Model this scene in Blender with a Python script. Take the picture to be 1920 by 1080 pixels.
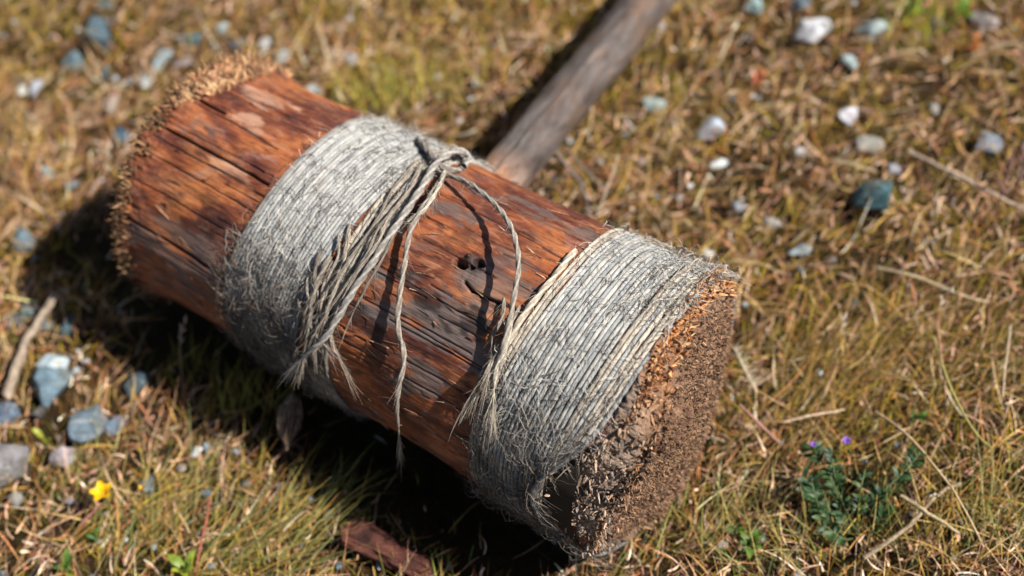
import bpy, bmesh, math
import numpy as np
from mathutils import Matrix, Vector

for o in list(bpy.data.objects): bpy.data.objects.remove(o)
sc = bpy.context.scene
COL = sc.collection
# ------------------------------------------------------------------ camera
F = 2667.0                                   # focal length in pixels of the 1920 wide photograph (50 mm)
CAM = np.array([0, 0, 1.0164]); PITCH = .9276; ROLL = -.1521
fwd = np.array([0, math.cos(PITCH), -math.sin(PITCH)]); r0 = np.array([1., 0, 0]); u0 = np.cross(r0, fwd)
RT = r0*math.cos(ROLL)+u0*math.sin(ROLL); UP = np.cross(RT, fwd)
cd = bpy.data.cameras.new('camera'); cam = bpy.data.objects.new('camera', cd); COL.objects.link(cam)
cd.lens = 50; cd.sensor_width = 36; cd.clip_start = .05; cd.clip_end = 500
cd.dof.use_dof = True; cd.dof.focus_distance = .995; cd.dof.aperture_fstop = 2.6
M = Matrix([[RT[0], UP[0], -fwd[0], CAM[0]], [RT[1], UP[1], -fwd[1], CAM[1]], [RT[2], UP[2], -fwd[2], CAM[2]], [0, 0, 0, 1]])
cam.matrix_world = M
sc.camera = cam
# ------------------------------------------------------------------ the mallet's frame (metres)
AZ = .7387; LEN = .465
U = np.array([math.cos(AZ), -math.sin(AZ), 0]); V = np.array([math.sin(AZ), math.cos(AZ), 0]); Z = np.array([0, 0, 1.])
C = np.array([-.0753, .6949, 0])
# ------------------------------------------------------------------ light
sv = .83*U+.34*V+Z; sv /= np.linalg.norm(sv)
elev = math.asin(sv[2]); azim = math.atan2(sv[0], sv[1])
W = bpy.data.worlds.new("World"); sc.world = W; W.use_nodes = True
wn = W.node_tree; wn.nodes.clear()
sky = wn.nodes.new('ShaderNodeTexSky'); sky.sky_type = 'NISHITA'; sky.sun_disc = False
sky.sun_elevation = elev; sky.sun_rotation = azim
bg = wn.nodes.new('ShaderNodeBackground'); bg.inputs[1].default_value = .05
wo = wn.nodes.new('ShaderNodeOutputWorld'); wn.links.new(sky.outputs[0], bg.inputs[0]); wn.links.new(bg.outputs[0], wo.inputs[0])
sl = bpy.data.lights.new('sun', 'SUN'); sl.energy = 5.0; sl.angle = math.radians(.53); sl.color = (1, .95, .87)
so = bpy.data.objects.new('sun', sl); COL.objects.link(so)
so.rotation_euler = Vector(sv).to_track_quat('Z', 'Y').to_euler(); so.location = (1, 1, 4)
sc.view_settings.view_transform = 'Standard'; sc.view_settings.look = 'None'
sc.view_settings.exposure = .76; sc.view_settings.gamma = 1; sc.view_settings.use_curve_mapping = False
try:
    sc.cycles.max_bounces = 4; sc.cycles.diffuse_bounces = 1; sc.cycles.transparent_max_bounces = 4
except Exception: pass

# ------------------------------------------------------------------ helpers
def ray(px, py):
    d = fwd+RT*(px-960)/F-UP*(py-540)/F
    return d/np.linalg.norm(d)
def gp(px, py, z=0.0):                       # where the sight line through a pixel meets height z
    d = ray(px, py); return CAM+d*((z-CAM[2])/d[2])
def R_of(u): return .106+(.1116-.106)*(np.clip(u, -.24, .27)/LEN+.5)
def on_log(px, py, dr=0.0):                  # -> (u, theta) on the log surface raised by dr, else None
    d = ray(px, py); t = np.arange(.6, 1.8, .0006)
    P = CAM+d*t[:, None]-C; u = P@U; r = R_of(u)
    k = np.nonzero((P@V)**2+(P[:, 2]-r)**2 < (r+dr)**2)[0]
    if len(k) == 0: return None
    k = k[0]; return u[k], math.atan2(P[k, 2]-r[k], P[k]@V) % (2*math.pi)
def LP(u, th, dr=0.0):
    u = np.asarray(u, float); th = np.asarray(th, float); r = R_of(u); rr = r+dr
    return C+u[..., None]*U+(rr*np.cos(th))[..., None]*V+(r+rr*np.sin(th))[..., None]*Z
def P3(px, py, dr):
    q = on_log(px, py, dr)
    if q is not None: return LP(q[0], q[1], dr)
    d = ray(px, py)                          # hanging free: in the vertical plane in front of the log
    t = ((-(.107+dr))-(CAM-C)@V)/(d@V); return CAM+d*t
rng = np.random.default_rng(7)
_T = np.random.default_rng(11).random((64, 64, 64)).astype(np.float32)
def vn(P):
    P = np.asarray(P, float); i = np.floor(P).astype(int); f = P-i; f = f*f*(3-2*f)
    x, y, z = i[..., 0] & 63, i[..., 1] & 63, i[..., 2] & 63; X, Y, Zz = (x+1) & 63, (y+1) & 63, (z+1) & 63
    a, b, c = f[..., 0], f[..., 1], f[..., 2]
    l = lambda p, q, t: p+(q-p)*t
    return l(l(l(_T[x, y, z], _T[X, y, z], a), l(_T[x, Y, z], _T[X, Y, z], a), b),
             l(l(_T[x, y, Zz], _T[X, y, Zz], a), l(_T[x, Y, Zz], _T[X, Y, Zz], a), b), c)*2-1
def fbm(P, o=4):
    P = np.asarray(P, float); s = 0; w = 1; n = 0
    for k in range(o): s = s+w*vn(P+17.3*k); n += w; P = P*2.03; w *= .5
    return s/n
def mesh(name, v, f, cols=None, uv=None, smooth=True):
    me = bpy.data.meshes.new(name); v = np.asarray(v, np.float32).reshape(-1, 3); f = np.asarray(f, np.int32)
    me.vertices.add(len(v)); me.vertices.foreach_set('co', v.ravel())
    n, k = f.shape
    me.loops.add(n*k); me.loops.foreach_set('vertex_index', f.ravel())
    me.polygons.add(n); me.polygons.foreach_set('loop_start', np.arange(0, n*k, k, dtype=np.int32))
    me.polygons.foreach_set('use_smooth', np.full(n, smooth))
    if cols is not None:
        c = np.ones((len(v), 4), np.float32); c[:, :3] = cols
        at = me.color_attributes.new('Col', 'FLOAT_COLOR', 'POINT'); at.data.foreach_set('color', c.ravel())
    if uv is not None:
        at = me.attributes.new('wuv', 'FLOAT_VECTOR', 'POINT'); at.data.foreach_set('vector', np.asarray(uv, np.float32).ravel())
    me.update(calc_edges=True); me.validate()
    return me
def link(name, me, mat=None, parent=None, label=None, cat=None, group=None, kind=None):
    o = bpy.data.objects.new(name, me); COL.objects.link(o)
    if mat and me is not None and not me.materials: me.materials.append(mat)
    if parent: o.parent = parent
    if label: o['label'] = label
    if cat: o['category'] = cat
    if group: o['group'] = group
    if kind: o['kind'] = kind
    return o
def empty(name, loc, label, cat, group=None):
    o = bpy.data.objects.new(name, None); COL.objects.link(o); o.location = Vector(loc); o.empty_display_size = .02
    o['label'] = label; o['category'] = cat
    if group: o['group'] = group
    return o
def gridf(n, m, wrap=False):
    i = np.arange(n-1)[:, None]; j = np.arange(m if wrap else m-1)[None]
    a = i*m+j; b = i*m+(j+1) % m; return np.stack([a, b, b+m, a+m], -1).reshape(-1, 4)
def smooth_path(pts, n):
    P = np.asarray(pts, float); k = len(P); Q = np.vstack([2*P[0]-P[1], P, 2*P[-1]-P[-2]])
    t = np.linspace(0, k-1-1e-6, n); i = t.astype(int); f = (t-i)[:, None]
    a, b, c, d = Q[i], Q[i+1], Q[i+2], Q[i+3]
    return .5*((2*b)+(-a+c)*f+(2*a-5*b+4*c-d)*f*f+(-a+3*b-3*c+d)*f**3)
def frames(P, ref=None):
    T = np.gradient(P, axis=0); T /= np.linalg.norm(T, axis=1)[:, None]+1e-12
    N = np.zeros_like(P); n = np.array([.3, .2, 1.]) if ref is None else ref
    n = n-T[0]*(n@T[0]); n /= np.linalg.norm(n)
    for i in range(len(P)):
        n = n-T[i]*(n@T[i]); n /= np.linalg.norm(n)+1e-12; N[i] = n
    return T, N, np.cross(T, N)
def tube(P, r, sides=6, lobes=0, pitch=.013, depth=.2, cap=True):
    P = np.asarray(P, float); n = len(P); T, N, B = frames(P)
    s = np.concatenate([[0], np.cumsum(np.linalg.norm(np.diff(P, axis=0), axis=1))])
    a = np.arange(sides)*2*np.pi/sides; r = np.broadcast_to(r, (n,))[:, None]
    tw = (2*np.pi*s/pitch)[:, None] if lobes else 0
    rr = r*(1+depth*np.cos(lobes*a[None]-tw)) if lobes else r*np.ones((n, sides))
    v = P[:, None]+rr[..., None]*(np.cos(a)[None, :, None]*N[:, None]+np.sin(a)[None, :, None]*B[:, None])
    g = rr/r if lobes else rr*0+1
    return v.reshape(-1, 3), gridf(n, sides, True), g.ravel()
class Acc:                                   # gathers verts / faces / colours of one mesh
    def __init__(s): s.v = []; s.f = []; s.c = []; s.n = 0
    def add(s, v, f, c):
        v = np.asarray(v).reshape(-1, 3); s.v.append(v); s.f.append(np.asarray(f)+s.n)
        c = np.asarray(c, float); s.c.append(np.broadcast_to(c, (len(v), 3))); s.n += len(v)
    def mesh(s, name, smooth=True): return mesh(name, np.vstack(s.v), np.vstack(s.f), np.vstack(s.c), smooth=smooth)
def strips(base, az, tilt, length, width, bend, segs, col, twist=None, side=None, tipw=.15, coltip=None):
    """n blades at once. tilt: angle from vertical at the root, bend: added by the tip, side: sideways curl"""
    n = len(base); s = np.linspace(0, 1, segs+1)
    tl = tilt[:, None]+bend[:, None]*s[None]; a = az[:, None]+(side[:, None]*s[None] if side is not None else 0)
    D = np.stack([np.sin(tl)*np.cos(a), np.sin(tl)*np.sin(a), np.cos(tl)], -1)
    st = (length/segs)[:, None, None]
    P = base[:, None]+np.concatenate([np.zeros((n, 1, 3)), np.cumsum((D[:, :-1]+D[:, 1:])*.5*st, 1)], 1)
    tw = (twist if twist is not None else rng.uniform(-1, 1, n))[:, None]+s[None]*.8
    S = np.stack([-np.sin(a), np.cos(a), 0*a], -1); Nn = np.cross(D, S)
    S = S*np.cos(tw)[..., None]+Nn*np.sin(tw)[..., None]
    w = width[:, None]*np.clip((1-s)*1.6, tipw, 1)[None]*np.clip(.55+s*3, 0, 1)[None]
    v = np.stack([P-S*w[..., None]*.5, P+S*w[..., None]*.5], 2)
    k = np.arange(segs)*2; q = np.stack([k, k+1, k+3, k+2], -1)
    f = (np.arange(n)*(2*(segs+1)))[:, None, None]+q[None]
    c = col[:, None, None, :]*np.ones((1, segs+1, 2, 1))
    if coltip is not None:
        c = c+(coltip-col)[:, None, None, :]*(s**1.5)[None, :, None, None]
    return v.reshape(-1, 3), f.reshape(-1, 4), c.reshape(-1, 3)

# ------------------------------------------------------------------ materials
class NT:
    def __init__(s, name):
        s.m = bpy.data.materials.new(name); s.m.use_nodes = True; s.t = s.m.node_tree
        s.b = s.t.nodes['Principled BSDF']; s.out = s.t.nodes['Material Output']
    def n(s, ty, **k):
        x = s.t.nodes.new(ty)
        for a, b in k.items(): setattr(x, a, b)
        return x
    def l(s, a, b): s.t.links.new(a, b)
    def val(s, sock, v):
        if hasattr(v, 'is_output'): s.l(v, sock)
        else: sock.default_value = v
    def attr(s, name): return s.n('ShaderNodeAttribute', attribute_name=name)
    def mapping(s, vec, scale):
        x = s.n('ShaderNodeMapping'); s.l(vec, x.inputs[0]); x.inputs[3].default_value = scale; return x.outputs[0]
    def noise(s, vec, scale=1, detail=5, rough=.55, dist=0):
        x = s.n('ShaderNodeTexNoise'); s.l(vec, x.inputs['Vector']); x.inputs['Scale'].default_value = scale
        x.inputs['Detail'].default_value = detail; x.inputs['Roughness'].default_value = rough; x.inputs['Distortion'].default_value = dist
        return x.outputs[0]
    def ramp(s, fac, stops):
        x = s.n('ShaderNodeValToRGB'); e = x.color_ramp.elements
        while len(e) < len(stops): e.new(.5)
        for k, (p, c) in enumerate(stops):
            e[k].position = p; e[k].color = (*c, 1) if isinstance(c, tuple) else (c, c, c, 1)
        s.l(fac, x.inputs[0]); return x.outputs[0]
    def mix(s, fac, a, b, mode='MIX'):
        x = s.n('ShaderNodeMix', data_type='RGBA', blend_type=mode)
        s.val(x.inputs[0], fac)
        for sock, v in ((x.inputs[6], a), (x.inputs[7], b)):
            if isinstance(v, tuple): sock.default_value = (*v, 1)
            else: s.l(v, sock)
        return x.outputs[2]
    def math(s, op, a, b=0.0, clamp=False):
        x = s.n('ShaderNodeMath', operation=op, use_clamp=clamp); s.val(x.inputs[0], a); s.val(x.inputs[1], b); return x.outputs[0]
    def bump(s, h, strength=.5, dist=.001):
        x = s.n('ShaderNodeBump'); s.l(h, x.inputs['Height']); x.inputs['Strength'].default_value = strength
        x.inputs['Distance'].default_value = dist; s.l(x.outputs[0], s.b.inputs['Normal'])
    def fin(s, col, rough=.7, spec=.3):
        if isinstance(col, tuple): s.b.inputs['Base Color'].default_value = (*col, 1)
        else: s.l(col, s.b.inputs['Base Color'])
        s.val(s.b.inputs['Roughness'], rough); s.b.inputs['Specular IOR Level'].default_value = spec
        return s.m

def m_wood():
    k = NT('reddish_log_wood'); uv = k.attr('wuv').outputs['Vector']; c = k.attr('Col')
    sep = k.n('ShaderNodeSeparateColor'); k.l(c.outputs['Color'], sep.inputs[0]); pale, grey, dark = sep.outputs
    n1 = k.noise(k.mapping(uv, (9, 34, 1)), 1, 7, .62, .35)
    n2 = k.noise(k.mapping(uv, (30, 620, 1)), 1, 4, .6)
    n3 = k.noise(k.mapping(uv, (15, 95, 1)), 1, 8, .68, .4)
    n4 = k.noise(k.mapping(uv, (70, 260, 1)), 1, 6, .7, .3)
    base = k.ramp(n1, [(.27, (.040, .013, .011)), (.38, (.115, .032, .017)), (.47, (.240, .064, .022)), (.57, (.34, .105, .036)), (.70, (.45, .19, .085))])
    big = k.noise(k.mapping(uv, (11, 15, 1)), 1, 4, .6, .8)
    base = k.mix(k.ramp(big, [(.40, .82), (.54, 0.0)]), base, (.085, .025, .018))
    base = k.mix(k.ramp(big, [(.52, 0.0), (.66, .75)]), base, (.46, .17, .055))
    stain = k.ramp(n3, [(.36, 1.0), (.47, 0.0)])
    base = k.mix(k.math('MULTIPLY', stain, .75), base, (.045, .016, .016))
    mot = k.noise(k.mapping(uv, (42, 130, 1)), 1, 7, .70, .5)
    base = k.mix(k.ramp(mot, [(.38, .75), (.47, 0.0)]), base, (.055, .019, .017))
    base = k.mix(k.ramp(mot, [(.54, 0.0), (.66, .6)]), base, (.42, .20, .11))
    blotch = k.noise(k.mapping(uv, (22, 60, 1)), 1, 6, .72, .8)
    base = k.mix(k.ramp(blotch, [(.55, 0.0), (.68, .65)]), base, (.26, .17, .16))
    base = k.mix(k.math('MULTIPLY', pale, k.ramp(n3, [(.35, .25), (.6, 1.0)])), base, (.56, .34, .235))
    gcol = k.mix(n4, (.025, .021, .022), (.22, .175, .155))
    gf = k.math('MULTIPLY', grey, k.ramp(n3, [(.30, .55), (.5, 1.0)]), True)
    base = k.mix(gf, base, gcol)
    base = k.mix(k.ramp(n2, [(.34, .45), (.48, 0.0)]), base, (.03, .014, .012))
    base = k.mix(k.ramp(n4, [(.28, .8), (.36, 0.0)]), base, (.02, .011, .012))
    base = k.mix(dark, base, (.010, .008, .009))
    h = k.math('ADD', k.math('MULTIPLY', n2, .8), k.math('ADD', k.math('MULTIPLY', n4, 1.2), k.math('MULTIPLY', n3, .8)))
    k.bump(h, .6, .0012)
    return k.fin(base, k.ramp(n3, [(.3, .48), (.7, .75)]), .28)
def m_col(name, rough=.8, spec=.2, nscale=(900, 900, 900), amt=.35, bump=.4, transl=0.0, dist=.0006):
    k = NT(name); c = k.attr('Col').outputs['Color']; tc = k.n('ShaderNodeTexCoord').outputs['Object']
    n = k.noise(k.mapping(tc, nscale), 1, 4, .6)
    col = k.mix(1.0, c, k.ramp(n, [(.25, 1-amt), (.75, 1+amt*.6)]), 'MULTIPLY')
    if bump: k.bump(n, bump, dist)
    m = k.fin(col, rough, spec)
    if transl:
        t = k.n('ShaderNodeBsdfTranslucent'); k.l(col, t.inputs[0]); x = k.n('ShaderNodeMixShader'); x.inputs[0].default_value = transl
        k.l(k.b.outputs[0], x.inputs[1]); k.l(t.outputs[0], x.inputs[2]); k.l(x.outputs[0], k.out.inputs[0])
    return m
def m_end():
    k = NT('rough_end_grain'); tc = k.n('ShaderNodeTexCoord').outputs['Object']; c = k.attr('Col').outputs['Color']
    n = k.noise(tc, 190, 8, .75); n2 = k.noise(tc, 620, 4, .7); v = k.n('ShaderNodeTexVoronoi'); k.l(tc, v.inputs['Vector']); v.inputs['Scale'].default_value = 420
    col = k.mix(1.0, c, k.ramp(n, [(.30, .25), (.46, .8), (.68, 1.35)]), 'MULTIPLY')
    col = k.mix(k.ramp(n2, [(.33, .6), (.45, 0.0)]), col, (.03, .02, .015))
    k.bump(k.math('ADD', k.math('MULTIPLY', n, 2.0), k.math('ADD', n2, k.math('MULTIPLY', v.outputs[0], .8))), .7, .0020)
    return k.fin(col, .9, .1)
def m_handle():
    k = NT('weathered_handle_wood'); uv = k.attr('wuv').outputs['Vector']; c = k.attr('Col').outputs['Color']
    n1 = k.noise(k.mapping(uv, (18, 60, 1)), 1, 7, .7, .6); n2 = k.noise(k.mapping(uv, (40, 520, 1)), 1, 5, .65)
    n3 = k.noise(k.mapping(uv, (14, 26, 1)), 1, 5, .7, .5)
    base = k.ramp(n1, [(.32, (.045, .036, .034)), (.45, (.13, .098, .085)), (.56, (.20, .17, .16)), (.70, (.36, .30, .27))])
    base = k.mix(k.ramp(n3, [(.48, 0.0), (.64, .65)]), base, (.30, .17, .10))
    base = k.mix(k.ramp(n2, [(.35, .6), (.5, 0.0)]), base, (.03, .022, .02))
    base = k.mix(1.0, base, c, 'MULTIPLY')
    k.bump(k.math('ADD', n2, n1), .9, .002); return k.fin(base, .6, .35)
def m_rock():
    k = NT('slate_stone'); tc = k.n('ShaderNodeTexCoord').outputs['Object']; oi = k.n('ShaderNodeObjectInfo'); c = k.attr('Col').outputs['Color']
    ad = k.n('ShaderNodeVectorMath', operation='ADD'); k.l(tc, ad.inputs[0]); sc_ = k.n('ShaderNodeVectorMath', operation='SCALE')
    cb = k.n('ShaderNodeCombineXYZ'); [k.l(oi.outputs['Random'], cb.inputs[i]) for i in range(3)]
    k.l(cb.outputs[0], sc_.inputs[0]); sc_.inputs['Scale'].default_value = 9; k.l(sc_.outputs[0], ad.inputs[1]); p = ad.outputs[0]
    n = k.noise(p, 120, 7, .7, .4); n2 = k.noise(k.mapping(p, (60, 400, 160)), 1, 5, .6, .8); n3 = k.noise(p, 900, 3, .7)
    col = k.mix(1.0, c, k.ramp(n, [(.3, .45), (.5, .95), (.7, 1.5)]), 'MULTIPLY')
    col = k.mix(k.ramp(n2, [(.60, 0.0), (.66, .5)]), col, (.42, .43, .43))
    col = k.mix(k.ramp(n3, [(.33, .6), (.45, 0.0)]), col, (.03, .035, .04))
    k.bump(k.math('ADD', n, k.math('MULTIPLY', n3, .4)), .8, .002); return k.fin(col, .7, .3)
def m_soil():
    k = NT('dry_soil'); tc = k.n('ShaderNodeTexCoord').outputs['Object']
    n = k.noise(tc, 45, 8, .7); n2 = k.noise(tc, 420, 5, .7); n3 = k.noise(tc, 3.5, 4, .6)
    a = k.ramp(n2, [(.3, (.012, .008, .005)), (.5, (.032, .017, .009)), (.7, (.09, .052, .028))])
    b = k.ramp(n2, [(.3, (.010, .008, .004)), (.5, (.035, .028, .010)), (.7, (.09, .07, .025))])
    col = k.mix(k.ramp(n, [(.42, 0.0), (.58, 1.0)]), a, b)
    col = k.mix(k.ramp(n3, [(.4, 0.0), (.7, .35)]), col, (.07, .045, .025))
    k.bump(k.math('ADD', n, n2), 1.0, .006); return k.fin(col, .95, .05)
WOOD = m_wood(); END = m_end(); HANDLE = m_handle(); ROCK = m_rock(); SOIL = m_soil()
CORD = m_col('jute_cord', .85, .15, (1500, 1500, 1500), .5, .8)
HAIR = m_col('jute_fibre', .8, .2, (200, 200, 200), .2, 0, .15)
CHIP = m_col('splintered_wood', .85, .12, (700, 700, 700), .6, .8, 0, .001)
GRASS = m_col('grass_blade', .6, .10, (260, 260, 260), .45, 0, .12)
DRY = m_col('dry_straw', .8, .08, (420, 420, 420), .55, .3, .04)
LEAF = m_col('green_leaf', .5, .4, (300, 300, 300), .3, .2, .25)
PETAL = m_col('petal', .5, .3, (300, 300, 300), .15, 0, .25)
BARK = m_col('bark', .85, .15, (180, 900, 900), .6, 1.0, 0, .002)

# ------------------------------------------------------------------ ground
HOLLOWS_AND_SHADOWS = [(gp(1600, 402), .022), (gp(1570, 935), .030), (gp(1540, 960), .024), (gp(1600, 575), .012), (gp(205, 95), .012)]  # vetch hollow, plus pits dug in for the shadows beside stones
def gz(x, y):                                # height of the soil
    P = np.stack([x*9, y*9, x*0+3.1], -1); z = fbm(P, 4)*.010
    P2 = np.stack([x*.6, y*.6, x*0+8.], -1); z = z+fbm(P2, 2)*.05*np.clip(np.hypot(x, y-.8)/3-.25, 0, 1)
    d = (x-C[0])*V[0]+(y-C[1])*V[1]; w = (x-C[0])*U[0]+(y-C[1])*U[1]     # pressed flat below the log
    m = np.clip(1.6-np.abs(d)/.08, 0, 1)*np.clip(1.6-np.abs(w)/.26, 0, 1)
    h = np.exp(-((d+.085)/.035)**2)*np.exp(-((w+.03)/.21)**6)  # trough sunk along the log's shadow to deepen the shade
    for hx, hr in HOLLOWS_AND_SHADOWS: z = z-.016*np.exp(-((x-hx[0])**2+(y-hx[1])**2)/(hr*.8)**2)
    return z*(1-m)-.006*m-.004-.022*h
t = np.linspace(-1, 1, 420); g = np.sinh(t*5.4)/np.sinh(5.4)*45
X, Y = np.meshgrid(g, g+.8, indexing='ij')
v = np.stack([X, Y, gz(X, Y)+fbm(np.stack([X*60, Y*60, X*0], -1), 3)*.003*(np.hypot(X, Y-.8) < 2)], -1)
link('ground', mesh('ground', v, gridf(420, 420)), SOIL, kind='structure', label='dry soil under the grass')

# ------------------------------------------------------------------ the log
head = empty('mallet', C, 'large wooden mallet lying on the grass with a log head bound in grey cord', 'mallet')
def child(name, me, mat, label=None, kind=None, parent=None):
    o = link(name, me, mat, None, label, None, None, kind); o.parent = parent or head
    if not parent: o.matrix_parent_inverse = Matrix.Translation(-Vector(C))
    return o
UE0, UE1 = -.226, .247
def nsh(t):
    t = np.asarray(t) % (2*np.pi); return -.004-.016*np.maximum(np.cos(t), 0)+.018*np.exp(-((t-2.3)/.55)**2)-.009*np.exp(-((t-3.75)/.5)**2)            # the near end is worn off square
NU = 560; th_a = np.linspace(math.radians(-12), math.radians(205), 690, endpoint=False); th_b = np.linspace(math.radians(205), math.radians(348), 100, endpoint=False)
th = np.concatenate([th_a, th_b]); uu = np.linspace(UE0, UE1, NU)
UU, TH = np.meshgrid(uu, th, indexing='ij'); TT = TH*.109
PX = LP(UU, TH, 0)                           # for seamless noise
disp = fbm(PX*14, 3)*.0035+fbm(np.stack([UU*18, np.cos(TH)*6, np.sin(TH)*6], -1), 3)*.0014+fbm(np.stack([UU*60, TT*400, TT*0], -1), 3)*.0005
cols = np.zeros(UU.shape+(3,))
def seg_dist(p, q):
    ax, ay = p; bx, by = q; dx, dy = bx-ax, by-ay; L2 = dx*dx+dy*dy+1e-12
    t = np.clip(((UU-ax)*dx+(TT-ay)*dy)/L2, 0, 1); return np.hypot(UU-ax-t*dx, TT-ay-t*dy), t
def uvpx(p):
    for dr in (0, .004, .008, .014, .02, .03, .05):
        q = on_log(p[0], p[1], dr)
        if q: return (q[0], q[1]*.109)
wob = fbm(np.stack([UU*22, TT*9, TT*0+5], -1), 3)*.0006+fbm(np.stack([UU*110, TT*40, TT*0+2], -1), 2)*.0004
def crack(pts, w=.0011, depth=.005, px=True, dark=1.0):
    global disp
    q = [uvpx(p) for p in pts] if px else pts
    if px and len(q) == 2:                   # straight splits run on a little past both marks
        (a, b) = q; e = ((b[0]-a[0])*.22, (b[1]-a[1])*.22); q = [(a[0]-e[0], a[1]-e[1]), (b[0]+e[0], b[1]+e[1])]
    for a, b in zip(q[:-1], q[1:]):
        m = min(a[0], b[0])-.012, max(a[0], b[0])+.012
        d, t = seg_dist(a, b); d = np.abs(d+wob*np.sign(1)) if False else d
        # wobble the line sideways
        side = ((UU-a[0])*(b[1]-a[1])-(TT-a[1])*(b[0]-a[0]))/(math.hypot(b[0]-a[0], b[1]-a[1])+1e-9)
        dd = np.where((t > 0) & (t < 1), np.abs(side+wob), d)
        k = np.exp(-(dd/w)**2)
        disp -= depth*k; cols[..., 2] = np.maximum(cols[..., 2], dark*np.clip(k*1.5-.25, 0, 1))
CR = [[(268, 335), (437, 449)], [(305, 255), (483, 371)], [(298, 287), (460, 398)], [(335, 235), (503, 332)], [(425, 165), (569, 258)],
      [(345, 160), (487, 285)], [(483, 150), (610, 228)], [(250, 400), (400, 520)], [(380, 135), (520, 215)],
      [(800, 350), (900, 405), (975, 440)], [(700, 480), (860, 590), (950, 650)], [(700, 560), (790, 627), (885, 690)], [(860, 335), (960, 385), (1060, 440)],
      [(753, 613), (860, 660), (893, 690)], [(660, 640), (770, 700), (850, 770)], [(930, 405), (1010, 455), (1050, 500)], [(640, 600), (700, 660)], [(1000, 380), (1110, 435)]]
for c_ in CR:
    qa, qb = uvpx(c_[0]), uvpx(c_[-1]); tm = (qa[1]+qb[1])/2; f_ = .35      # splits follow the grain
    c_ = [(qa[0]-.012, tm+(qa[1]-tm)*f_), (qb[0]+.012, tm+(qb[1]-tm)*f_)]
    crack(c_, .00045+.00025*rng.random(), .0014, False, .8)
for k in range(150):                          # small drying checks all round
    u_ = rng.uniform(UE0+.02, UE1-.03); t_ = rng.uniform(-.1, .42); l_ = rng.uniform(.012, .09)
    crack([(u_, t_), (u_+l_, t_+rng.uniform(-.001, .001))], rng.uniform(.0004, .0007), .0012, False, .5)
for k in range(14):
    t_ = rng.uniform(0, 6)*.109; crack([(UE0, t_), (UE0+rng.uniform(.03, .16), t_+.003)], .0010, .005, False)
# the knot: two holes and a curved split
kn = uvpx((890, 520)); r_ = np.hypot((UU-kn[0]), (TT-kn[1])*1.15)
disp += .0015*np.exp(-(r_/.012)**2)+.0006*fbm(np.stack([r_*500, UU*60, TT*60], -1), 3)*np.exp(-(r_/.014)**2)
cols[..., 1] = np.maximum(cols[..., 1], .9*np.exp(-(r_/.016)**4))
for p, rr in (((860, 492), .0036), ((868, 499), .0034), ((898, 494), .0038), ((884, 502), .0024), ((904, 498), .0022)):
    q = uvpx(p); r_ = np.hypot(UU-q[0], (TT-q[1])*1.3+wob); kk = np.exp(-(r_/rr)**4); disp -= .008*kk; cols[..., 2] = np.maximum(cols[..., 2], kk)
crack([(873, 530), (884, 545), (902, 555), (935, 568), (982, 588)], .0011, .004)
q = uvpx((880, 484)); r_ = np.hypot(UU-q[0], TT-q[1]); disp += .004*np.exp(-(r_/.0020)**2)
def patch(ch, px, ru, rt, amt=1.0, edge=1.0):
    q = uvpx(px); d = np.hypot((UU-q[0])/ru, (TT-q[1])/rt)+fbm(np.stack([UU*45, TT*110, TT*0+ch], -1), 4)*edge*1.7+fbm(np.stack([UU*160, TT*420, TT*0+ch], -1), 3)*.7
    cols[..., ch] = np.maximum(cols[..., ch], amt*np.clip((1.05-d)*1.6, 0, 1))
patch(0, (500, 190), .024, .014, .85); patch(0, (430, 315), .014, .008, .6); patch(0, (450, 330), .02, .006, .5); patch(0, (395, 130), .018, .02, .8)
patch(0, (470, 230), .016, .010, .6); patch(0, (900, 590), .010, .010, .35)
patch(1, (800, 590), .060, .020, .95); patch(1, (880, 650), .050, .014, .9); patch(1, (925, 535), .032, .016, .7); patch(1, (790, 710), .020, .022, .85)
patch(1, (840, 400), .024, .010, .7); patch(1, (1040, 410), .06, .010, .8); patch(1, (330, 480), .09, .030, .7); patch(1, (960, 380), .05, .008, .5)
patch(1, (400, 250), .018, .010, .45); patch(1, (540, 740), .10, .02, .6); patch(1, (940, 500), .02, .02, .5)
patch(2, (885, 498), .011, .006, .8, 1.5); patch(2, (830, 575), .05, .006, .75, 1.8); patch(2, (700, 610), .05, .006, .7, 1.8); patch(2, (720, 490), .03, .006, .6, 1.6); patch(2, (640, 650), .05, .008, .6, 1.6); patch(2, (850, 470), .03, .010, .45, 1.8); patch(2, (380, 400), .03, .010, .5, 1.6)
def sl1(t): t = np.asarray(t) % (2*np.pi); return -.0065*np.cos(t*2+.3)-.004*np.sin(t)-.007*np.exp(-((t-2.9)/.6)**2)
def sl2(t): t = np.asarray(t) % (2*np.pi); return -.0015-.012*np.maximum(np.cos(t), 0)**1.5-.009*np.exp(-((t-2.9)/.75)**2)+.001*np.cos(t)
def sl3(t): t = np.asarray(t) % (2*np.pi); return -.008*np.exp(-((t-.9)/.5)**2)-.010*np.exp(-((t-2.9)/.6)**2)
def edge2(t): return .2365+sl2(t)-.034*np.exp(-(((np.asarray(t) % (2*np.pi))-2.95)/.42)**2)
def kk(u, t): e = np.minimum(edge2(t), .235); return np.clip((u-e)/(.247-e), 0, 1)
def taper(u, t):
    t = np.asarray(t) % (2*np.pi); k = kk(u, t); return (.008+.017*np.exp(-((t-2.6)/.65)**2))*k**1.4
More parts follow.
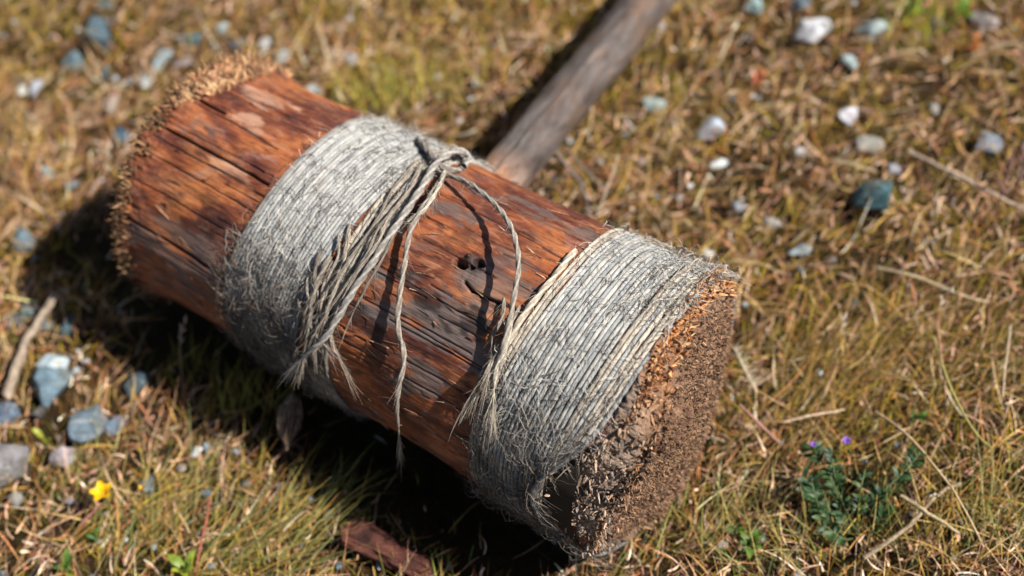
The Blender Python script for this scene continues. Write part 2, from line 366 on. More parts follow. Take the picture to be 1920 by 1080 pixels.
# rough flared far rim, rounded battered near shoulder
far = np.clip((-.200-UU)/.026, 0, 1); near = np.clip((UU-np.minimum(edge2(TH)+.002, .235))/.012, 0, 1)
rough = fbm(PX*90, 4); rough2 = np.abs(fbm(PX*230, 3))
rimn = fbm(np.stack([np.cos(TH)*2.2, np.sin(TH)*2.2, TH*0+1], -1), 4)
disp += near**2*rimn*.006+far*rimn*.005+far*(rough*.006+.003)+near*(rough*.004-rough2*.003-.002)-taper(UU, TH)
v = LP(UU, TH, disp)
v = v+(far**2*fbm(PX*120, 3)*.008+np.clip((UU-.215)/.032, 0, 1)*nsh(TH))[..., None]*U
endc = np.clip(np.maximum(near*1.6, far*1.2)+rough*.7-.5, 0, 1)
uv = np.stack([UU, TT, disp], -1)
child('log_head', mesh('log_head', v, gridf(NU, len(th), True), cols.reshape(-1, 3), uv), WOOD)
rim0, rim1 = v[0], v[-1]
# end faces
def face(rim, sgn, name, label):
    n = 90; s = np.linspace(0, 1, n); cen = rim.mean(0)
    P = rim[None]*(1-s)[:, None, None]+cen*s[:, None, None]
    nn = fbm(P*42, 6)*2.3; n2 = -np.abs(fbm(P*130, 5))*2.6; bulge = (1-(1-s)**3)*.011
    P = P+(sgn*(bulge[:, None]+(nn*.0065+n2*.006)*np.clip(s*9, 0, 1)[:, None]))[..., None]*U
    a = np.array([.17, .095, .062]); b = np.array([.32, .19, .12]); g_ = np.array([.15, .125, .115])
    m = np.clip(fbm(P*30, 4)*1.4+.5, 0, 1)[..., None]; q = np.clip(fbm(P*18+7, 3)*2, 0, 1)[..., None]
    c = (a*(1-m)+b*m)*(1-q*.6)+g_*q*.6
    child(name, mesh(name, P, gridf(n, rim.shape[0], True), c.reshape(-1, 3)), END, label)
face(rim1, 1, 'end_face', 'battered brown near end'); face(rim0, -1, 'end_face', 'hidden far end')
# battered skin of the near shoulder: crumbled wood standing off the log
su = np.linspace(.196, .2475, 84); SU, ST = np.meshgrid(su, th, indexing='ij'); SP = LP(SU, ST)
k_ = np.clip((SU-.215)/.032, 0, 1)
d_ = fbm(SP*70, 5)*.007-np.abs(fbm(SP*190, 4))*.005+.0022-taper(SU, ST)-.007*np.clip((edge2(ST)-.001-SU)/.003, 0, 1)
SU = SU+np.clip((SU-.215)/.032, 0, 1)*nsh(ST)
warm = np.clip((math.radians(135)-ST)/.6, 0, 1)*np.clip(1.2-k_*.8, 0, 1); mm = np.clip(fbm(SP*60, 3)*1.5+.5, 0, 1)
ca = np.array([.40, .17, .07]); cb = np.array([.36, .25, .18]); cg = np.array([.25, .19, .15])
warm = np.maximum(warm, np.clip((ST-5.0)/.5, 0, 1)*.8); lip = np.clip((k_-.75)*4, 0, 1)[..., None]
c_ = ca*(warm*mm)[..., None]+(cb*mm[..., None]+cg*(1-mm)[..., None])*(1-warm*mm)[..., None]
c_ = c_*(1-lip)+np.array([.24, .13, .07])*lip
d_ = d_+k_**2*fbm(np.stack([np.cos(ST)*2.2, np.sin(ST)*2.2, ST*0+1], -1), 4)*.006
child('battered_shoulder', mesh('shoulder', LP(SU, ST, d_), gridf(84, len(th), True), c_.reshape(-1, 3)), END)

def chips(name, n, place, label):
    """splinters: thin tapered wedges, joined"""
    u_, t_, dr, dirU, dirR, dirT, ln, wd, col = place(n); n = len(t_)
    P = LP(u_, t_, dr); Rv = np.cos(t_)[:, None]*V+np.sin(t_)[:, None]*Z; Tv = -np.sin(t_)[:, None]*V+np.cos(t_)[:, None]*Z
    D = dirU[:, None]*U+dirR[:, None]*Rv+dirT[:, None]*Tv; D /= np.linalg.norm(D, axis=1)[:, None]
    q = rng.normal(size=(n, 3)); S = np.cross(D, q); S /= np.linalg.norm(S, axis=1)[:, None]; Nn = np.cross(D, S)
    vs = []
    for k, (f, w, b) in enumerate(((0, .8, 0), (.55, 1, .12), (1, .35, .45))):
        o = P+D*(ln*f)[:, None]+Nn*(ln*b*rng.uniform(-.3, 1, n))[:, None]*.5
        for sx, sy in ((-1, -1), (1, -1), (1, 1), (-1, 1)):
            vs.append(o+S*(wd*w*sx*.5)[:, None]+Nn*(wd*w*.35*sy*.5)[:, None])
    v = np.stack(vs, 1); f = []
    for k in (0, 4):
        for j in range(4): f.append([k+j, k+(j+1) % 4, k+4+(j+1) % 4, k+4+j])
    f.append([8, 9, 10, 11]); f = np.array(f)
    F_ = (np.arange(n)*12)[:, None, None]+f[None]
    cc = np.repeat(col[:, None], 12, 1)
    child(name, mesh(name, v, F_.reshape(-1, 4), cc.reshape(-1, 3), smooth=False), CHIP, label, 'stuff')
def pal(n, cs, jit=.25):
    cs = np.array(cs); c = cs[rng.integers(0, len(cs), n)]*(1+rng.normal(0, jit, (n, 1))); return np.clip(c, .004, .9)
def far_place(n):
    t_ = rng.uniform(math.radians(20), math.radians(215), n); u_ = UE0+np.abs(rng.normal(0, .006, n))
    dr = rng.uniform(-.003, .0055, n); ln = rng.uniform(.003, .011, n)*rng.uniform(.6, 1.1, n); wd = rng.uniform(.0006, .0026, n)*rng.choice([.6, 1, 1.5], n, p=[.5, .35, .15])
    top_w = np.clip((math.radians(150)-t_)/1.4, 0, 1)  # upper-rim weight; splinters turn darker brown further down
    c = pal(n, [(.46, .25, .12), (.34, .17, .08), (.22, .12, .065), (.55, .33, .18), (.12, .07, .045)])
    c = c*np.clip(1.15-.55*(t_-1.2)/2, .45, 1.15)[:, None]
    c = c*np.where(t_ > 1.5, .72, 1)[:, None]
    return u_, t_, dr, rng.uniform(-1, .1, n), rng.uniform(.0, .9, n), rng.normal(0, .45, n), ln, wd, c
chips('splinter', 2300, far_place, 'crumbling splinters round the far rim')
def far2(n):
    t_ = rng.uniform(math.radians(45), math.radians(95), n); u_ = UE0+rng.uniform(0, .030, n)*np.clip((math.radians(105)-t_)/.5, .1, 1)
    return u_, t_, rng.uniform(-.001, .002, n), rng.uniform(-1, .2, n), rng.uniform(.0, .6, n), rng.normal(0, .5, n), rng.uniform(.004, .011, n), rng.uniform(.0015, .004, n), pal(n, [(.62, .40, .22), (.5, .28, .14), (.30, .15, .08)])
chips('splinter', 420, far2, 'pale torn splinters on top of the far rim')
def near_place(n):
    t_ = rng.uniform(math.radians(25), math.radians(225), n); u_ = .247-.045*rng.uniform(0, 1, n)**1.3; u_ = np.maximum(u_, np.minimum(edge2(t_)+.004, .246))
    k_ = np.clip((u_-.215)/.032, 0, 1); dr = rng.uniform(-.0045, .002, n)-taper(u_, t_); u_ = u_+k_*nsh(t_)
    w = np.clip((math.radians(138)-t_)/.6, 0, 1)
    c = pal(n, [(.55, .27, .12), (.42, .17, .06), (.60, .36, .20), (.22, .09, .04)])*w[:, None]+pal(n, [(.38, .27, .20), (.25, .20, .17), (.50, .35, .25), (.09, .07, .055)])*(1-w)[:, None]
    return u_, t_, dr, rng.uniform(-.2, 1, n), rng.uniform(.0, .9, n), rng.normal(0, .7, n), rng.uniform(.002, .0065, n)*(1+.8*w)*rng.choice([.6, 1, 1.5], n), rng.uniform(.0007, .0022, n)*(1+.8*w)*rng.choice([.7, 1, 1.5], n), c
_np = near_place
def near_place(n):
    a = list(_np(n)); a[6] = np.clip(a[6], 0, .0085); a[7] = np.clip(a[7], 0, .0030); return tuple(a)
chips('splinter', 3800, near_place, 'battered splinters on the near shoulder')
def face_chips(n):
    t_ = rng.uniform(0, 2*np.pi, n); r = np.sqrt(rng.uniform(0, 1, n))*(.106-taper(.247, t_)); rr = R_of(np.array(.247))
    c = pal(n, [(.24, .135, .075), (.17, .095, .055), (.33, .20, .12), (.07, .045, .033)])
    return .246+nsh(t_)*r/.105+(1-(r/.108)**3)*.011+.001, t_, r-rr, rng.uniform(.2, 1, n), rng.normal(0, .6, n), rng.normal(0, .6, n), rng.uniform(.0015, .004, n), rng.uniform(.0005, .0014, n), c
chips('splinter', 4500, face_chips, 'short broken fibres of the near end grain')
def rim_place(n):
    t_ = rng.uniform(0, 2*np.pi, n*2); t_ = t_[(fbm(np.stack([np.cos(t_)*5, np.sin(t_)*5, t_*0+9], -1), 3)+rng.normal(0, .12, n*2)) > .02][:n]; n = len(t_); c = pal(n, [(.40, .21, .11), (.28, .15, .08), (.48, .29, .17), (.16, .09, .055)])
    return .243+nsh(t_)+rng.uniform(-.004, .004, n), t_, rng.uniform(-.006, .002, n)-taper(.245, t_), rng.uniform(-.2, 1, n), rng.uniform(.1, 1, n), rng.normal(0, .5, n), rng.uniform(.002, .009, n)*rng.choice([.5, 1, 1.2], n), rng.uniform(.0006, .0026, n), c
chips('splinter', 1100, rim_place, 'ragged orange splinters along the near rim')

# ------------------------------------------------------------------ handle
h0 = C+(-.006)*U+.108*Z; h1 = C+(-.048)*U+.415*V+.056*Z; hd = (h1-h0)/np.linalg.norm(h1-h0)
n = 220; s = np.linspace(0, .62, n); HP = h0+hd*s[:, None]+(np.sin(s*9)*.0022)[:, None]*U+(np.sin(s*6+1)*.002)[:, None]*Z
HP[:, 2] = np.maximum(HP[:, 2], .022)
sd = 48; T_, N_, B_ = frames(HP); a = np.arange(sd)*2*np.pi/sd
Q = np.stack(np.broadcast_arrays(s[:, None]*9, np.cos(a)[None]*1.2, np.sin(a)[None]*1.2), -1)
rr = (.0205+.006*s)[:, None]*(1+.13*fbm(Q, 3)+.02*fbm(np.stack(np.broadcast_arrays(s[:, None]*40, np.cos(a)[None]*9, np.sin(a)[None]*9), -1), 3))
rr *= 1-.9*np.clip((s-.612)/.008, 0, 1)[:, None]**3
hv = HP[:, None]+rr[..., None]*(np.cos(a)[None, :, None]*N_[:, None]+np.sin(a)[None, :, None]*B_[:, None])
huv = np.stack(np.broadcast_arrays(s[:, None], a[None]*.021, rr), -1)
pale = np.clip((.165-s)/.04, 0, 1)[:, None, None]*np.ones((1, sd, 1)); hc = .58+pale*np.array([1.1, .75, .5])
child('handle', mesh('handle', hv, gridf(n, sd, True), hc.reshape(-1, 3), huv), HANDLE)
# worn socket lip where the handle enters
# ------------------------------------------------------------------ cord
def cord_cols(P, g_, pal_, seed, dirt=None, lo=.55):
    nz = fbm(P*160+seed, 3)*.35+fbm(P*900+seed, 2)*.22
    c = np.asarray(pal_)[None]*(1+nz[:, None])*np.clip((g_-.80)*3.2, lo, 1)[:, None]
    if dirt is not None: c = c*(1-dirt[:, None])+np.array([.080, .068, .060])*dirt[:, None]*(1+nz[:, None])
    return np.clip(c, .004, .9)
def band(us, name, label, pals, slant, rcord, jit=.0004, sweep=0):
    par_us = us
    bm_u = np.linspace(min(us), max(us), 30); tt = np.linspace(0, 2*np.pi, 260, endpoint=False)
    BU, BT = np.meshgrid(bm_u, tt, indexing='ij')
    BU2 = BU+slant(BT)
    bv = LP(BU2, BT, .0004+fbm(LP(BU, BT)*14, 3)*.0012)
    base = child(name, mesh(name, bv, gridf(30, 260, True), np.broadcast_to(np.array([.035, .028, .022]), (30*260, 3))), CORD, label)  # sleeve coloured near black as the shade in the gaps between turns
    for i, u_ in enumerate(us):
        n = 460; t = np.linspace(0, 2*np.pi, n)+1.5*np.pi
        j = fbm(np.stack([np.cos(t)*1.7, np.sin(t)*1.7, t*0+i*3.1], -1), 3)*jit*3; j2 = fbm(np.stack([np.cos(t)*2.2, np.sin(t)*2.2, t*0+i*5.7+9], -1), 2)
        sw = sweep*max(0, i-18)/7*np.exp(-(((t % (2*np.pi))-2.95)/.42)**2)
        P = LP(u_+slant(t)+j-sw*.9, t, sw*.12+rcord*.85+fbm(LP(np.full(n, u_), t)*14, 3)*.0035*.6+.0006*j2)
        v, f, g_ = tube(P, rcord*(1+.13*fbm(P*120, 2)), 9, 3, .0105, .05)
        tq = np.repeat(t, 9) % (2*np.pi)
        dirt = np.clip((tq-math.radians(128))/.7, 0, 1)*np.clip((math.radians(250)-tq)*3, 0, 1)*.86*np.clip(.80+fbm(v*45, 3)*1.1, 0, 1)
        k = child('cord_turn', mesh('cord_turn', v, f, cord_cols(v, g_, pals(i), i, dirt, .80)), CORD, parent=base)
    return base
cg1 = [(.50, .50, .48), (.38, .38, .37), (.54, .53, .50)]; cg2 = [(.50, .50, .48), (.37, .375, .37), (.54, .52, .48)]
b1 = band(np.linspace(-.0925, -.0165, 25), 'cord_binding', 'dense grey winding of cord nearer the far end', lambda i: cg1[i % 3] if i else (.3, .27, .24), sl1, .00148, .0003)
b1b = band([-.009, -.0045, -.0008, .0028, .0062, .0098], 'cord_binding', 'slack beige strands beside the dense winding', lambda i: [(.62, .54, .43), (.54, .48, .41), (.42, .39, .35)][i % 3], sl3, .0017, .0007)
def pal2(i): return (.68, .59, .48) if i in (0, 20, 22, 24) else ((.52, .45, .37) if i in (1, 19, 23) else cg2[i % 3])
b2 = band(np.concatenate([np.linspace(.1495, .2105, 19), np.linspace(.2150, .2365, 7)]), 'cord_binding', 'grey winding of twisted cord at the near end', pal2, sl2, .00163, .0004, .034)

def loose(pts, rad=.0021, col=(.42, .38, .32), label=None, fray=0, lobes=3, taper=0, n=None):
    P = smooth_path([P3(*p) for p in pts], 30*len(pts)); m = len(P)
    P = P+np.stack([fbm(np.stack([np.arange(m)*.03, np.arange(m)*0+k*9, np.arange(m)*0], -1), 3) for k in range(3)], -1)*.55*rad
    r = rad*(1+.22*fbm(P*110, 3))
    if fray: r = r*np.clip((1-np.linspace(0, 1, m))/.12, .3, 1)
    if taper: r = r*np.clip((1-np.linspace(0, 1, m))/taper, .25, 1)
    v, f, g_ = tube(P, r, 10, lobes, .016, .24)
    A_ = Acc(); A_.add(v, f, cord_cols(v, g_, col, 3))
    T_, N_, B_ = frames(P)
    def hairs(idx, ln, spread, cnt, w=.00028):
        for i in idx:
            d = T_[i]*rng.uniform(.6, 1.4)+N_[i]*rng.normal(0, spread)+B_[i]*rng.normal(0, spread); l_ = ln*rng.uniform(.4, 1.3)
            q = P[i]+d*np.linspace(0, l_, 5)[:, None]+rng.normal(0, 1, 3)*(np.linspace(0, 1, 5)**2)[:, None]*l_*(.35 if spread > .2 else .10)+np.array([0, 0, -1.])*(np.linspace(0, 1, 5)**2)[:, None]*l_*.25
            hv, hf, _ = tube(q, w*np.array([1, 1, .9, .7, .3]), 3); A_.add(hv, hf, np.array(col)*rng.uniform(.6, 1.5))
    hairs(rng.integers(0, m-2, 8*len(pts)), .009, .35, 1, .00014)
    if fray:
        hairs(rng.integers(int(m*.95), m-1, int(fray*.7)), .021, .055, 1, .0003)
    child('loose_cord', A_.mesh('loose_cord'), CORD, label)
loose([(838, 318, .006), (828, 335, .008), (806, 372, .011), (772, 428, .012), (757, 500, .010), (746, 600, .008), (757, 672, .008), (746, 750, .010), (749, 838, .012)], .0018, (.36, .31, .26), 'single cord hanging down the middle of the log', 46)
loose([(815, 318, .005), (850, 330, .009), (888, 350, .013), (935, 390, .019), (962, 440, .023), (972, 500, .024), (962, 565, .022), (948, 640, .014), (934, 700, .009), (920, 752, .006)], .0017, (.42, .37, .31), 'loose cord bowed out over the knot', 60)
loose([(872, 312, .005), (882, 296, .009), (862, 284, .013), (822, 302, .012), (790, 352, .010), (752, 412, .009), (712, 472, .010), (668, 540, .011), (636, 592, .012), (612, 628, .014), (582, 660, .016), (556, 684, .018)], .0024, (.42, .39, .35), 'thick cord end lying over the slack strands', 70)
loose([(868, 300, .004), (845, 287, .008), (815, 292, .009), (795, 275, .008), (782, 262, .005)], .0021, (.34, .30, .26), 'doubled cord at the knot')
loose([(800, 262, .004), (806, 285, .009), (822, 305, .010), (838, 318, .009), (862, 320, .006)], .0021, (.30, .26, .23), 'cord twisted through the knot')
loose([(835, 322, .010), (822, 352, .013), (808, 378, .013), (790, 398, .012), (770, 412, .009), (760, 422, .006)], .0014, (.55, .49, .40), 'thin frayed strand below the knot', 30)
loose([(622, 480, .004), (600, 520, .006), (588, 566, .008), (580, 610, .010), (572, 650, .013)], .0021, (.34, .29, .24), 'frayed brown cord beside the dense winding', 60)
loose([(628, 490, .004), (612, 530, .006), (606, 580, .009), (614, 620, .010)], .0020, (.40, .31, .25), None, 40)
loose([(560, 560, .003), (580, 592, .006), (600, 600, .008), (618, 640, .010), (642, 690, .012)], .0018, (.28, .20, .15), None, 30)
loose([(1080, 470, .005), (1030, 530, .006), (985, 590, .007), (948, 652, .008), (920, 705, .009), (893, 742, .008)], .0021, (.62, .53, .42), 'pale untwisted strand at the edge of the near winding', 40)
loose([(960, 600, .012), (950, 650, .012), (932, 690, .012), (926, 735, .012)], .0014, (.55, .48, .38), None, 50)

mess = [((800, 300), (640, 560)), ((790, 310), (610, 600)), ((805, 312), (665, 590)), ((780, 300), (600, 560)), ((605, 470), (560, 655)), ((640, 440), (590, 640)), ((575, 520), (590, 655)), ((660, 420), (610, 610)), ((590, 545), (640, 680)), ((560, 575), (600, 640)), ((935, 640), (880, 745)), ((975, 575), (915, 700)), ((950, 560), (900, 735))]
for k, (a_, b_) in enumerate(mess):
    r_ = np.random.default_rng(60+k); t_ = np.linspace(0, 1, 6)
    loose([(a_[0]+(b_[0]-a_[0])*x+r_.normal(0, 3.5), a_[1]+(b_[1]-a_[1])*x, .004+.007*x+r_.uniform(0, .003)) for x in t_], r_.uniform(.0008, .0015), tuple(np.array((.33, .28, .23))*r_.uniform(.6, 1.3)), None, 14)
# fuzz standing off the windings
def fuzz(n, u0_, u1_, slant, parent, t0=25, t1=215, ln=(.004, .016), lift=(.002, .007)):
    t = np.radians(rng.uniform(t0, t1, n)); u_ = rng.uniform(u0_, u1_, n)+slant(t)
    if u0_ > .1: u_ = np.minimum(u_, edge2(t)+rng.normal(0, .004, n))
    P = LP(u_, t, rng.uniform(.002, .0045, n))
    Rv = np.cos(t)[:, None]*V+np.sin(t)[:, None]*Z; Tv = -np.sin(t)[:, None]*V+np.cos(t)[:, None]*Z
    a = rng.normal(np.pi/2, .9, n); D = np.cos(a)[:, None]*U+np.sin(a)[:, None]*Tv*rng.choice([-1, 1], n)[:, None]; S2 = np.cross(Rv, D)
    l_ = rng.uniform(*ln, n); h = rng.uniform(*lift, n)*rng.random(n)**1.5; c = rng.normal(0, .6, n); s = np.linspace(0, 1, 6)
    Q = P[:, None]+D[:, None]*(l_[:, None]*s)[..., None]+Rv[:, None]*(h[:, None]*np.sin(s*2.6+.1))[..., None]+S2[:, None]*((l_*c)[:, None]*s**2*.6)[..., None]
    Q = Q+rng.normal(0, .0004, Q.shape)
    w = rng.uniform(.00012, .0003, n)[:, None]*np.array([1, 1, 1, .9, .7, .3]); Wd = np.cross(D, Rv+rng.normal(0, .4, (n, 3))); Wd /= np.linalg.norm(Wd, axis=1)[:, None]; X2 = np.cross(D, Wd)
    v = np.stack([Q+Wd[:, None]*w[..., None], Q-Wd[:, None]*w[..., None]*.5+X2[:, None]*w[..., None]*.8, Q-Wd[:, None]*w[..., None]*.5-X2[:, None]*w[..., None]*.8], 2)
    k = np.arange(5)*3; f = np.concatenate([np.stack([k+i, k+(i+1) % 3, k+3+(i+1) % 3, k+3+i], -1) for i in range(3)])
    F_ = (np.arange(n)*18)[:, None, None]+f[None]
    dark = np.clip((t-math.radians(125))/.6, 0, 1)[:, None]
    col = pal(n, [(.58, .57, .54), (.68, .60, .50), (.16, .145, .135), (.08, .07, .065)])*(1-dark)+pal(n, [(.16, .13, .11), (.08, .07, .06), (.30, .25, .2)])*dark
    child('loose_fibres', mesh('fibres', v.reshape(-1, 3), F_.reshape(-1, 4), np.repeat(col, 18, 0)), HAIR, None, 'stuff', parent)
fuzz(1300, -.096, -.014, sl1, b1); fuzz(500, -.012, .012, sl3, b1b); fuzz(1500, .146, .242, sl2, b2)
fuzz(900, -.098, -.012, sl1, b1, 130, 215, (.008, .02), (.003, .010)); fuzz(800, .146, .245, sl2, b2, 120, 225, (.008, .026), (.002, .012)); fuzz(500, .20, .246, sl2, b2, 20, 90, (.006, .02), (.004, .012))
def bark_hairs(n):
    t = np.radians(rng.uniform(30, 200, n)); u_ = rng.uniform(-.2, .15, n)
    return u_, t, np.full(n, .0), rng.choice([-1, 1], n)*rng.uniform(.6, 1, n), rng.uniform(.02, .25, n), rng.normal(0, .15, n), rng.uniform(.006, .02, n), rng.uniform(.0004, .0010, n), pal(n, [(.35, .15, .08), (.2, .09, .06), (.5, .33, .2), (.06, .04, .03)])
chips('splinter', 260, bark_hairs, 'fine raised splinters along the log')

# ------------------------------------------------------------------ stones
ico = bmesh.new(); bmesh.ops.create_icosphere(ico, subdivisions=5, radius=1)
IV = np.array([v.co[:] for v in ico.verts]); IF = np.array([[v.index for v in f.verts] for f in ico.faces]); ico.free()
ico = bmesh.new(); bmesh.ops.create_icosphere(ico, subdivisions=3, radius=1)
IV3 = np.array([v.co[:] for v in ico.verts]); IF3 = np.array([[v.index for v in f.verts] for f in ico.faces]); ico.free()
TEAL = (.050, .10, .125); BLUE = (.135, .19, .225); PALE = (.33, .41, .45); WHITE = (.54, .56, .56); GREY = (.20, .20, .21); MAUVE = (.27, .25, .25); DARK = (.045, .065, .08)
STONES = [
 (183, 66, 70, 58, TEAL, 'dark teal stone, the biggest one near the top left corner'),
 (348, 68, 52, 28, TEAL, 'flat teal stone between the big teal stone and the far end of the log'),
 (138, 107, 40, 36, BLUE, 'soft blue stone just below and left of the big dark teal stone'),
 (298, 108, 32, 50, PALE, 'upright pale blue stone left of the far rim of the log'),
 (270, 146, 30, 28, WHITE, 'small round white stone below the upright pale blue stone'),
 (63, 160, 25, 32, PALE, 'square pale blue pebble touching a whiter one near the left edge'),
 (39, 163, 22, 24, WHITE, 'bright white pebble touching a square pale blue one'),
 (195, 134, 18, 34, TEAL, 'narrow teal pebble below the big dark teal stone'),
 (343, 112, 46, 16, MAUVE, 'thin flat mauve chip lying right of the upright pale blue stone'),
 (210, 186, 26, 38, MAUVE, 'mauve white stone left of the crumbling far rim'),
 (443, 82, 44, 24, TEAL, 'teal grey stone just behind the top of the far rim'),
 (415, 48, 28, 24, PALE, 'pale pebble in the grass above the far rim'),
 (528, 103, 26, 24, WHITE, 'whitish pebble beside the upper edge of the log'),
 (588, 163, 34, 20, PALE, 'pale blue pebble tucked against the upper edge of the log'),
 (190, 4, 44, 20, TEAL, 'teal stone cut by the top edge on the left'),
 (84, 322, 30, 22, PALE, 'pale blue chip right above the shadow, the left one of two'),
 (131, 343, 26, 20, BLUE, 'blue grey chip at the upper edge of the log shadow'),
 (228, 250, 34, 28, TEAL, 'dull teal stone half hidden in grass beside the far rim'),
 (40, 440, 46, 50, BLUE, 'blue grey stone at the left edge beside the end of the shadow'),
 (655, 104, 30, 22, PALE, 'pale pebble in the long grass between log and handle'),
 (495, 78, 24, 22, WHITE, 'off white pebble behind the log in the long grass'),
 (50, 581, 42, 38, BLUE, 'rounded blue stone behind the broken stick'),
 (20, 604, 46, 26, TEAL, 'low teal stone at the left edge behind the broken stick'),
 (84, 604, 40, 30, BLUE, 'blue stone under the tip of the broken stick'),
 (123, 611, 36, 38, TEAL, 'dark teal stone at the edge of the shadow, right of the broken stick'),
 (96, 678, 74, 38, PALE, 'broad light blue stone lying behind the streaked blue one'),
 (92, 726, 80, 66, BLUE, 'large streaked blue stone in the group at lower left'),
 (258, 713, 50, 48, BLUE, 'mottled blue and white stone alone at the edge of the shadow'),
 (166, 799, 62, 66, BLUE, 'smooth oval blue stone at lower left, tilted'),
 (214, 797, 32, 34, BLUE, 'small blue stone touching the smooth oval one'),
 (15, 870, 92, 70, GREY, 'large smooth blue grey stone cut by the left edge'),
 (14, 770, 44, 40, BLUE, 'blue stone at the left edge below the broken stick'),
 (116, 851, 54, 30, MAUVE, 'flat mauve grey stone right of the big one at the left edge'),
 (25, 932, 34, 26, GREY, 'small grey stone below the big one at the left edge'),
 (272, 906, 36, 32, BLUE, 'dark blue stone right of the yellow buttercup'),
 (366, 842, 30, 22, WHITE, 'whitish pebble in the grass between the smooth oval stone and the shadow'),
 (386, 834, 18, 18, PALE, 'tiny pale pebble in the grass right of a whitish one'),
 (70, 771, 26, 22, DARK, 'dark stone under the streaked blue one'),
 (1517, 52, 70, 58, WHITE, 'large angular white stone at the top right'),
 (1630, 53, 56, 44, PALE, 'pale teal stone right of the large angular white one'),
 (1592, 222, 38, 50, WHITE, 'pointed white stone standing in the grass at the right'),
 (1630, 370, 74, 56, TEAL, 'dark teal stone beside a pit dug as its shadow at the right'),
 (1852, 264, 56, 36, BLUE, 'blue grey stone near the right edge above the long straw'),
 (1500, 279, 32, 22, WHITE, 'small white stone below and left of the pointed white one'),
 (1592, 110, 28, 30, PALE, 'pale pebble below the large angular white stone'),
 (1843, 38, 52, 44, MAUVE, 'pink grey stone in the top right corner'),
 (1753, 200, 24, 22, WHITE, 'small bright pebble midway between the pointed white stone and the right edge'),
 (1327, 238, 52, 34, PALE, 'pale flat stone in dry grass right of the handle'),
 (1350, 300, 36, 20, WHITE, 'off white chip below the pale flat stone right of the handle'),
 (1502, 462, 46, 24, PALE, 'flat pale blue stone below and left of the pit dug as a shadow'),
 (1447, 413, 28, 28, WHITE, 'roundish white pebble left of the pit dug as a shadow'),
 (1385, 384, 40, 24, GREY, 'dull grey stone sunk in dry grass right of the log'),
 (1500, 499, 18, 12, TEAL, 'tiny teal pebble under the flat pale blue stone'),
 (1600, 565, 30, 18, TEAL, 'small dark teal stone in a shaded gap at the right'),
 (1416, 8, 36, 26, PALE, 'pale stone cut by the top edge right of the handle'),
 (1498, 6, 40, 22, BLUE, 'blue white stone cut by the top edge above the large angular white one'),
 (1632, 268, 52, 36, MAUVE, 'speckled mauve stone below the pointed white one'),
 (1670, 316, 32, 28, GREY, 'grey pebble between the speckled mauve stone and the pit dug as a shadow'),
 (1226, 193, 42, 30, PALE, 'pale pebble in straw close to the right side of the handle'),
 (1237, 48, 22, 20, MAUVE, 'tiny mauve pebble close to the handle near the top'),
 (1328, 470, 22, 20, WHITE, 'tiny white pebble beside the frayed corner of the near winding'),
 (1537, 694, 16, 12, PALE, 'tiny pale pebble in the combed grass at the right'),
 (1755, 35, 24, 20, GREY, 'small grey pebble among green leaves near the top right'),
 (1560, 480, 16, 14, MAUVE, 'tiny mauve pebble right of the flat pale blue stone'),
]
foot = []
RAISE = {(1630, 370): .010, (183, 66): .008, (1592, 222): .006, (92, 726): .004, (166, 799): .003}
for i, (px, py, w, h, col, lab) in enumerate(STONES):
    q = gp(px, py, .007); dep = (q-CAM)@fwd; rx = w*.5*dep/F*1.25; ry = h*.5*dep/F/.86*1.25; rz = min(rx, ry)*.85
    r_ = np.random.default_rng(100+i); big = max(rx, ry) > .010; v = (IV if big else IV3).copy()
    for k in range(13):                      # knock flats on it
        nrm = r_.normal(size=3); nrm /= np.linalg.norm(nrm); o = r_.uniform(.42, .80); d = v@nrm; v -= np.clip(d-o, 0, None)[:, None]*nrm*.92
    v *= 1+fbm(v*1.6+i*3, 4)[:, None]*.16+fbm(v*9+i, 3)[:, None]*.03; v = v*np.array([rx, ry, rz])
    a_ = r_.uniform(-.3, .3); ca_, sa_ = math.cos(a_), math.sin(a_); v = v@np.array([[ca_, sa_, 0], [-sa_, ca_, 0], [0, 0, 1]])
    jit = 1+r_.normal(0, .10); c3 = np.clip(np.array(col)*jit+r_.normal(0, .012, 3), .01, .8)
    dead = np.clip(fbm(v*60+i, 3)*1.8, 0, .5)[:, None]
    o = link('stone', mesh('stone', v, (IF if big else IF3), c3*(1-dead)+np.array([.10, .085, .05])*dead), ROCK, None, lab, 'stone', 'blue grey and white stones scattered in the grass')
    o.location = Vector((q[0], q[1], rz*.05+.003+RAISE.get((px, py), 0))); foot.append((q[0], q[1], rx, ry))
foot = np.array(foot)

# ------------------------------------------------------------------ grass and litter
def keep(P, slack=.9):
    ok = np.ones(len(P), bool)
    for x, y, a, b in foot: ok &= ((P[:, 0]-x)/a)**2+((P[:, 1]-y)/b)**2 > slack*(.22+.6*rng.random(len(P)))
    d = (P[:, :2]-C[:2])@V[:2]; w = (P[:, :2]-C[:2])@U[:2]
    ok &= ~((np.abs(d) < .055) & (np.abs(w) < .235))
    ok &= ~((d < -.03) & (d > -.135-.025*rng.random(len(P))) & (np.abs(w+.035) < .235) & (rng.random(len(P)) < .97))  # cover left out along the log's cast shadow to make it darker
    ok &= ~((d < .0) & (d > -.11) & (w < -.23) & (w > -.39) & (rng.random(len(P)) < .88))  # same thinning where the far end's shadow falls
    for hx, hr in HOLLOWS_AND_SHADOWS: ok &= np.hypot(P[:, 0]-hx[0], P[:, 1]-hx[1]) > hr*(.7+.5*rng.random(len(P)))
    return ok
def scatter(n, x0, x1, y0, y1):
    P = np.stack([rng.uniform(x0, x1, n), rng.uniform(y0, y1, n)], 1)
    return P
GREEN = [(.34, .25, .012), (.20, .19, .012), (.42, .30, .02), (.12, .13, .010), (.50, .38, .05), (.34, .18, .012)]
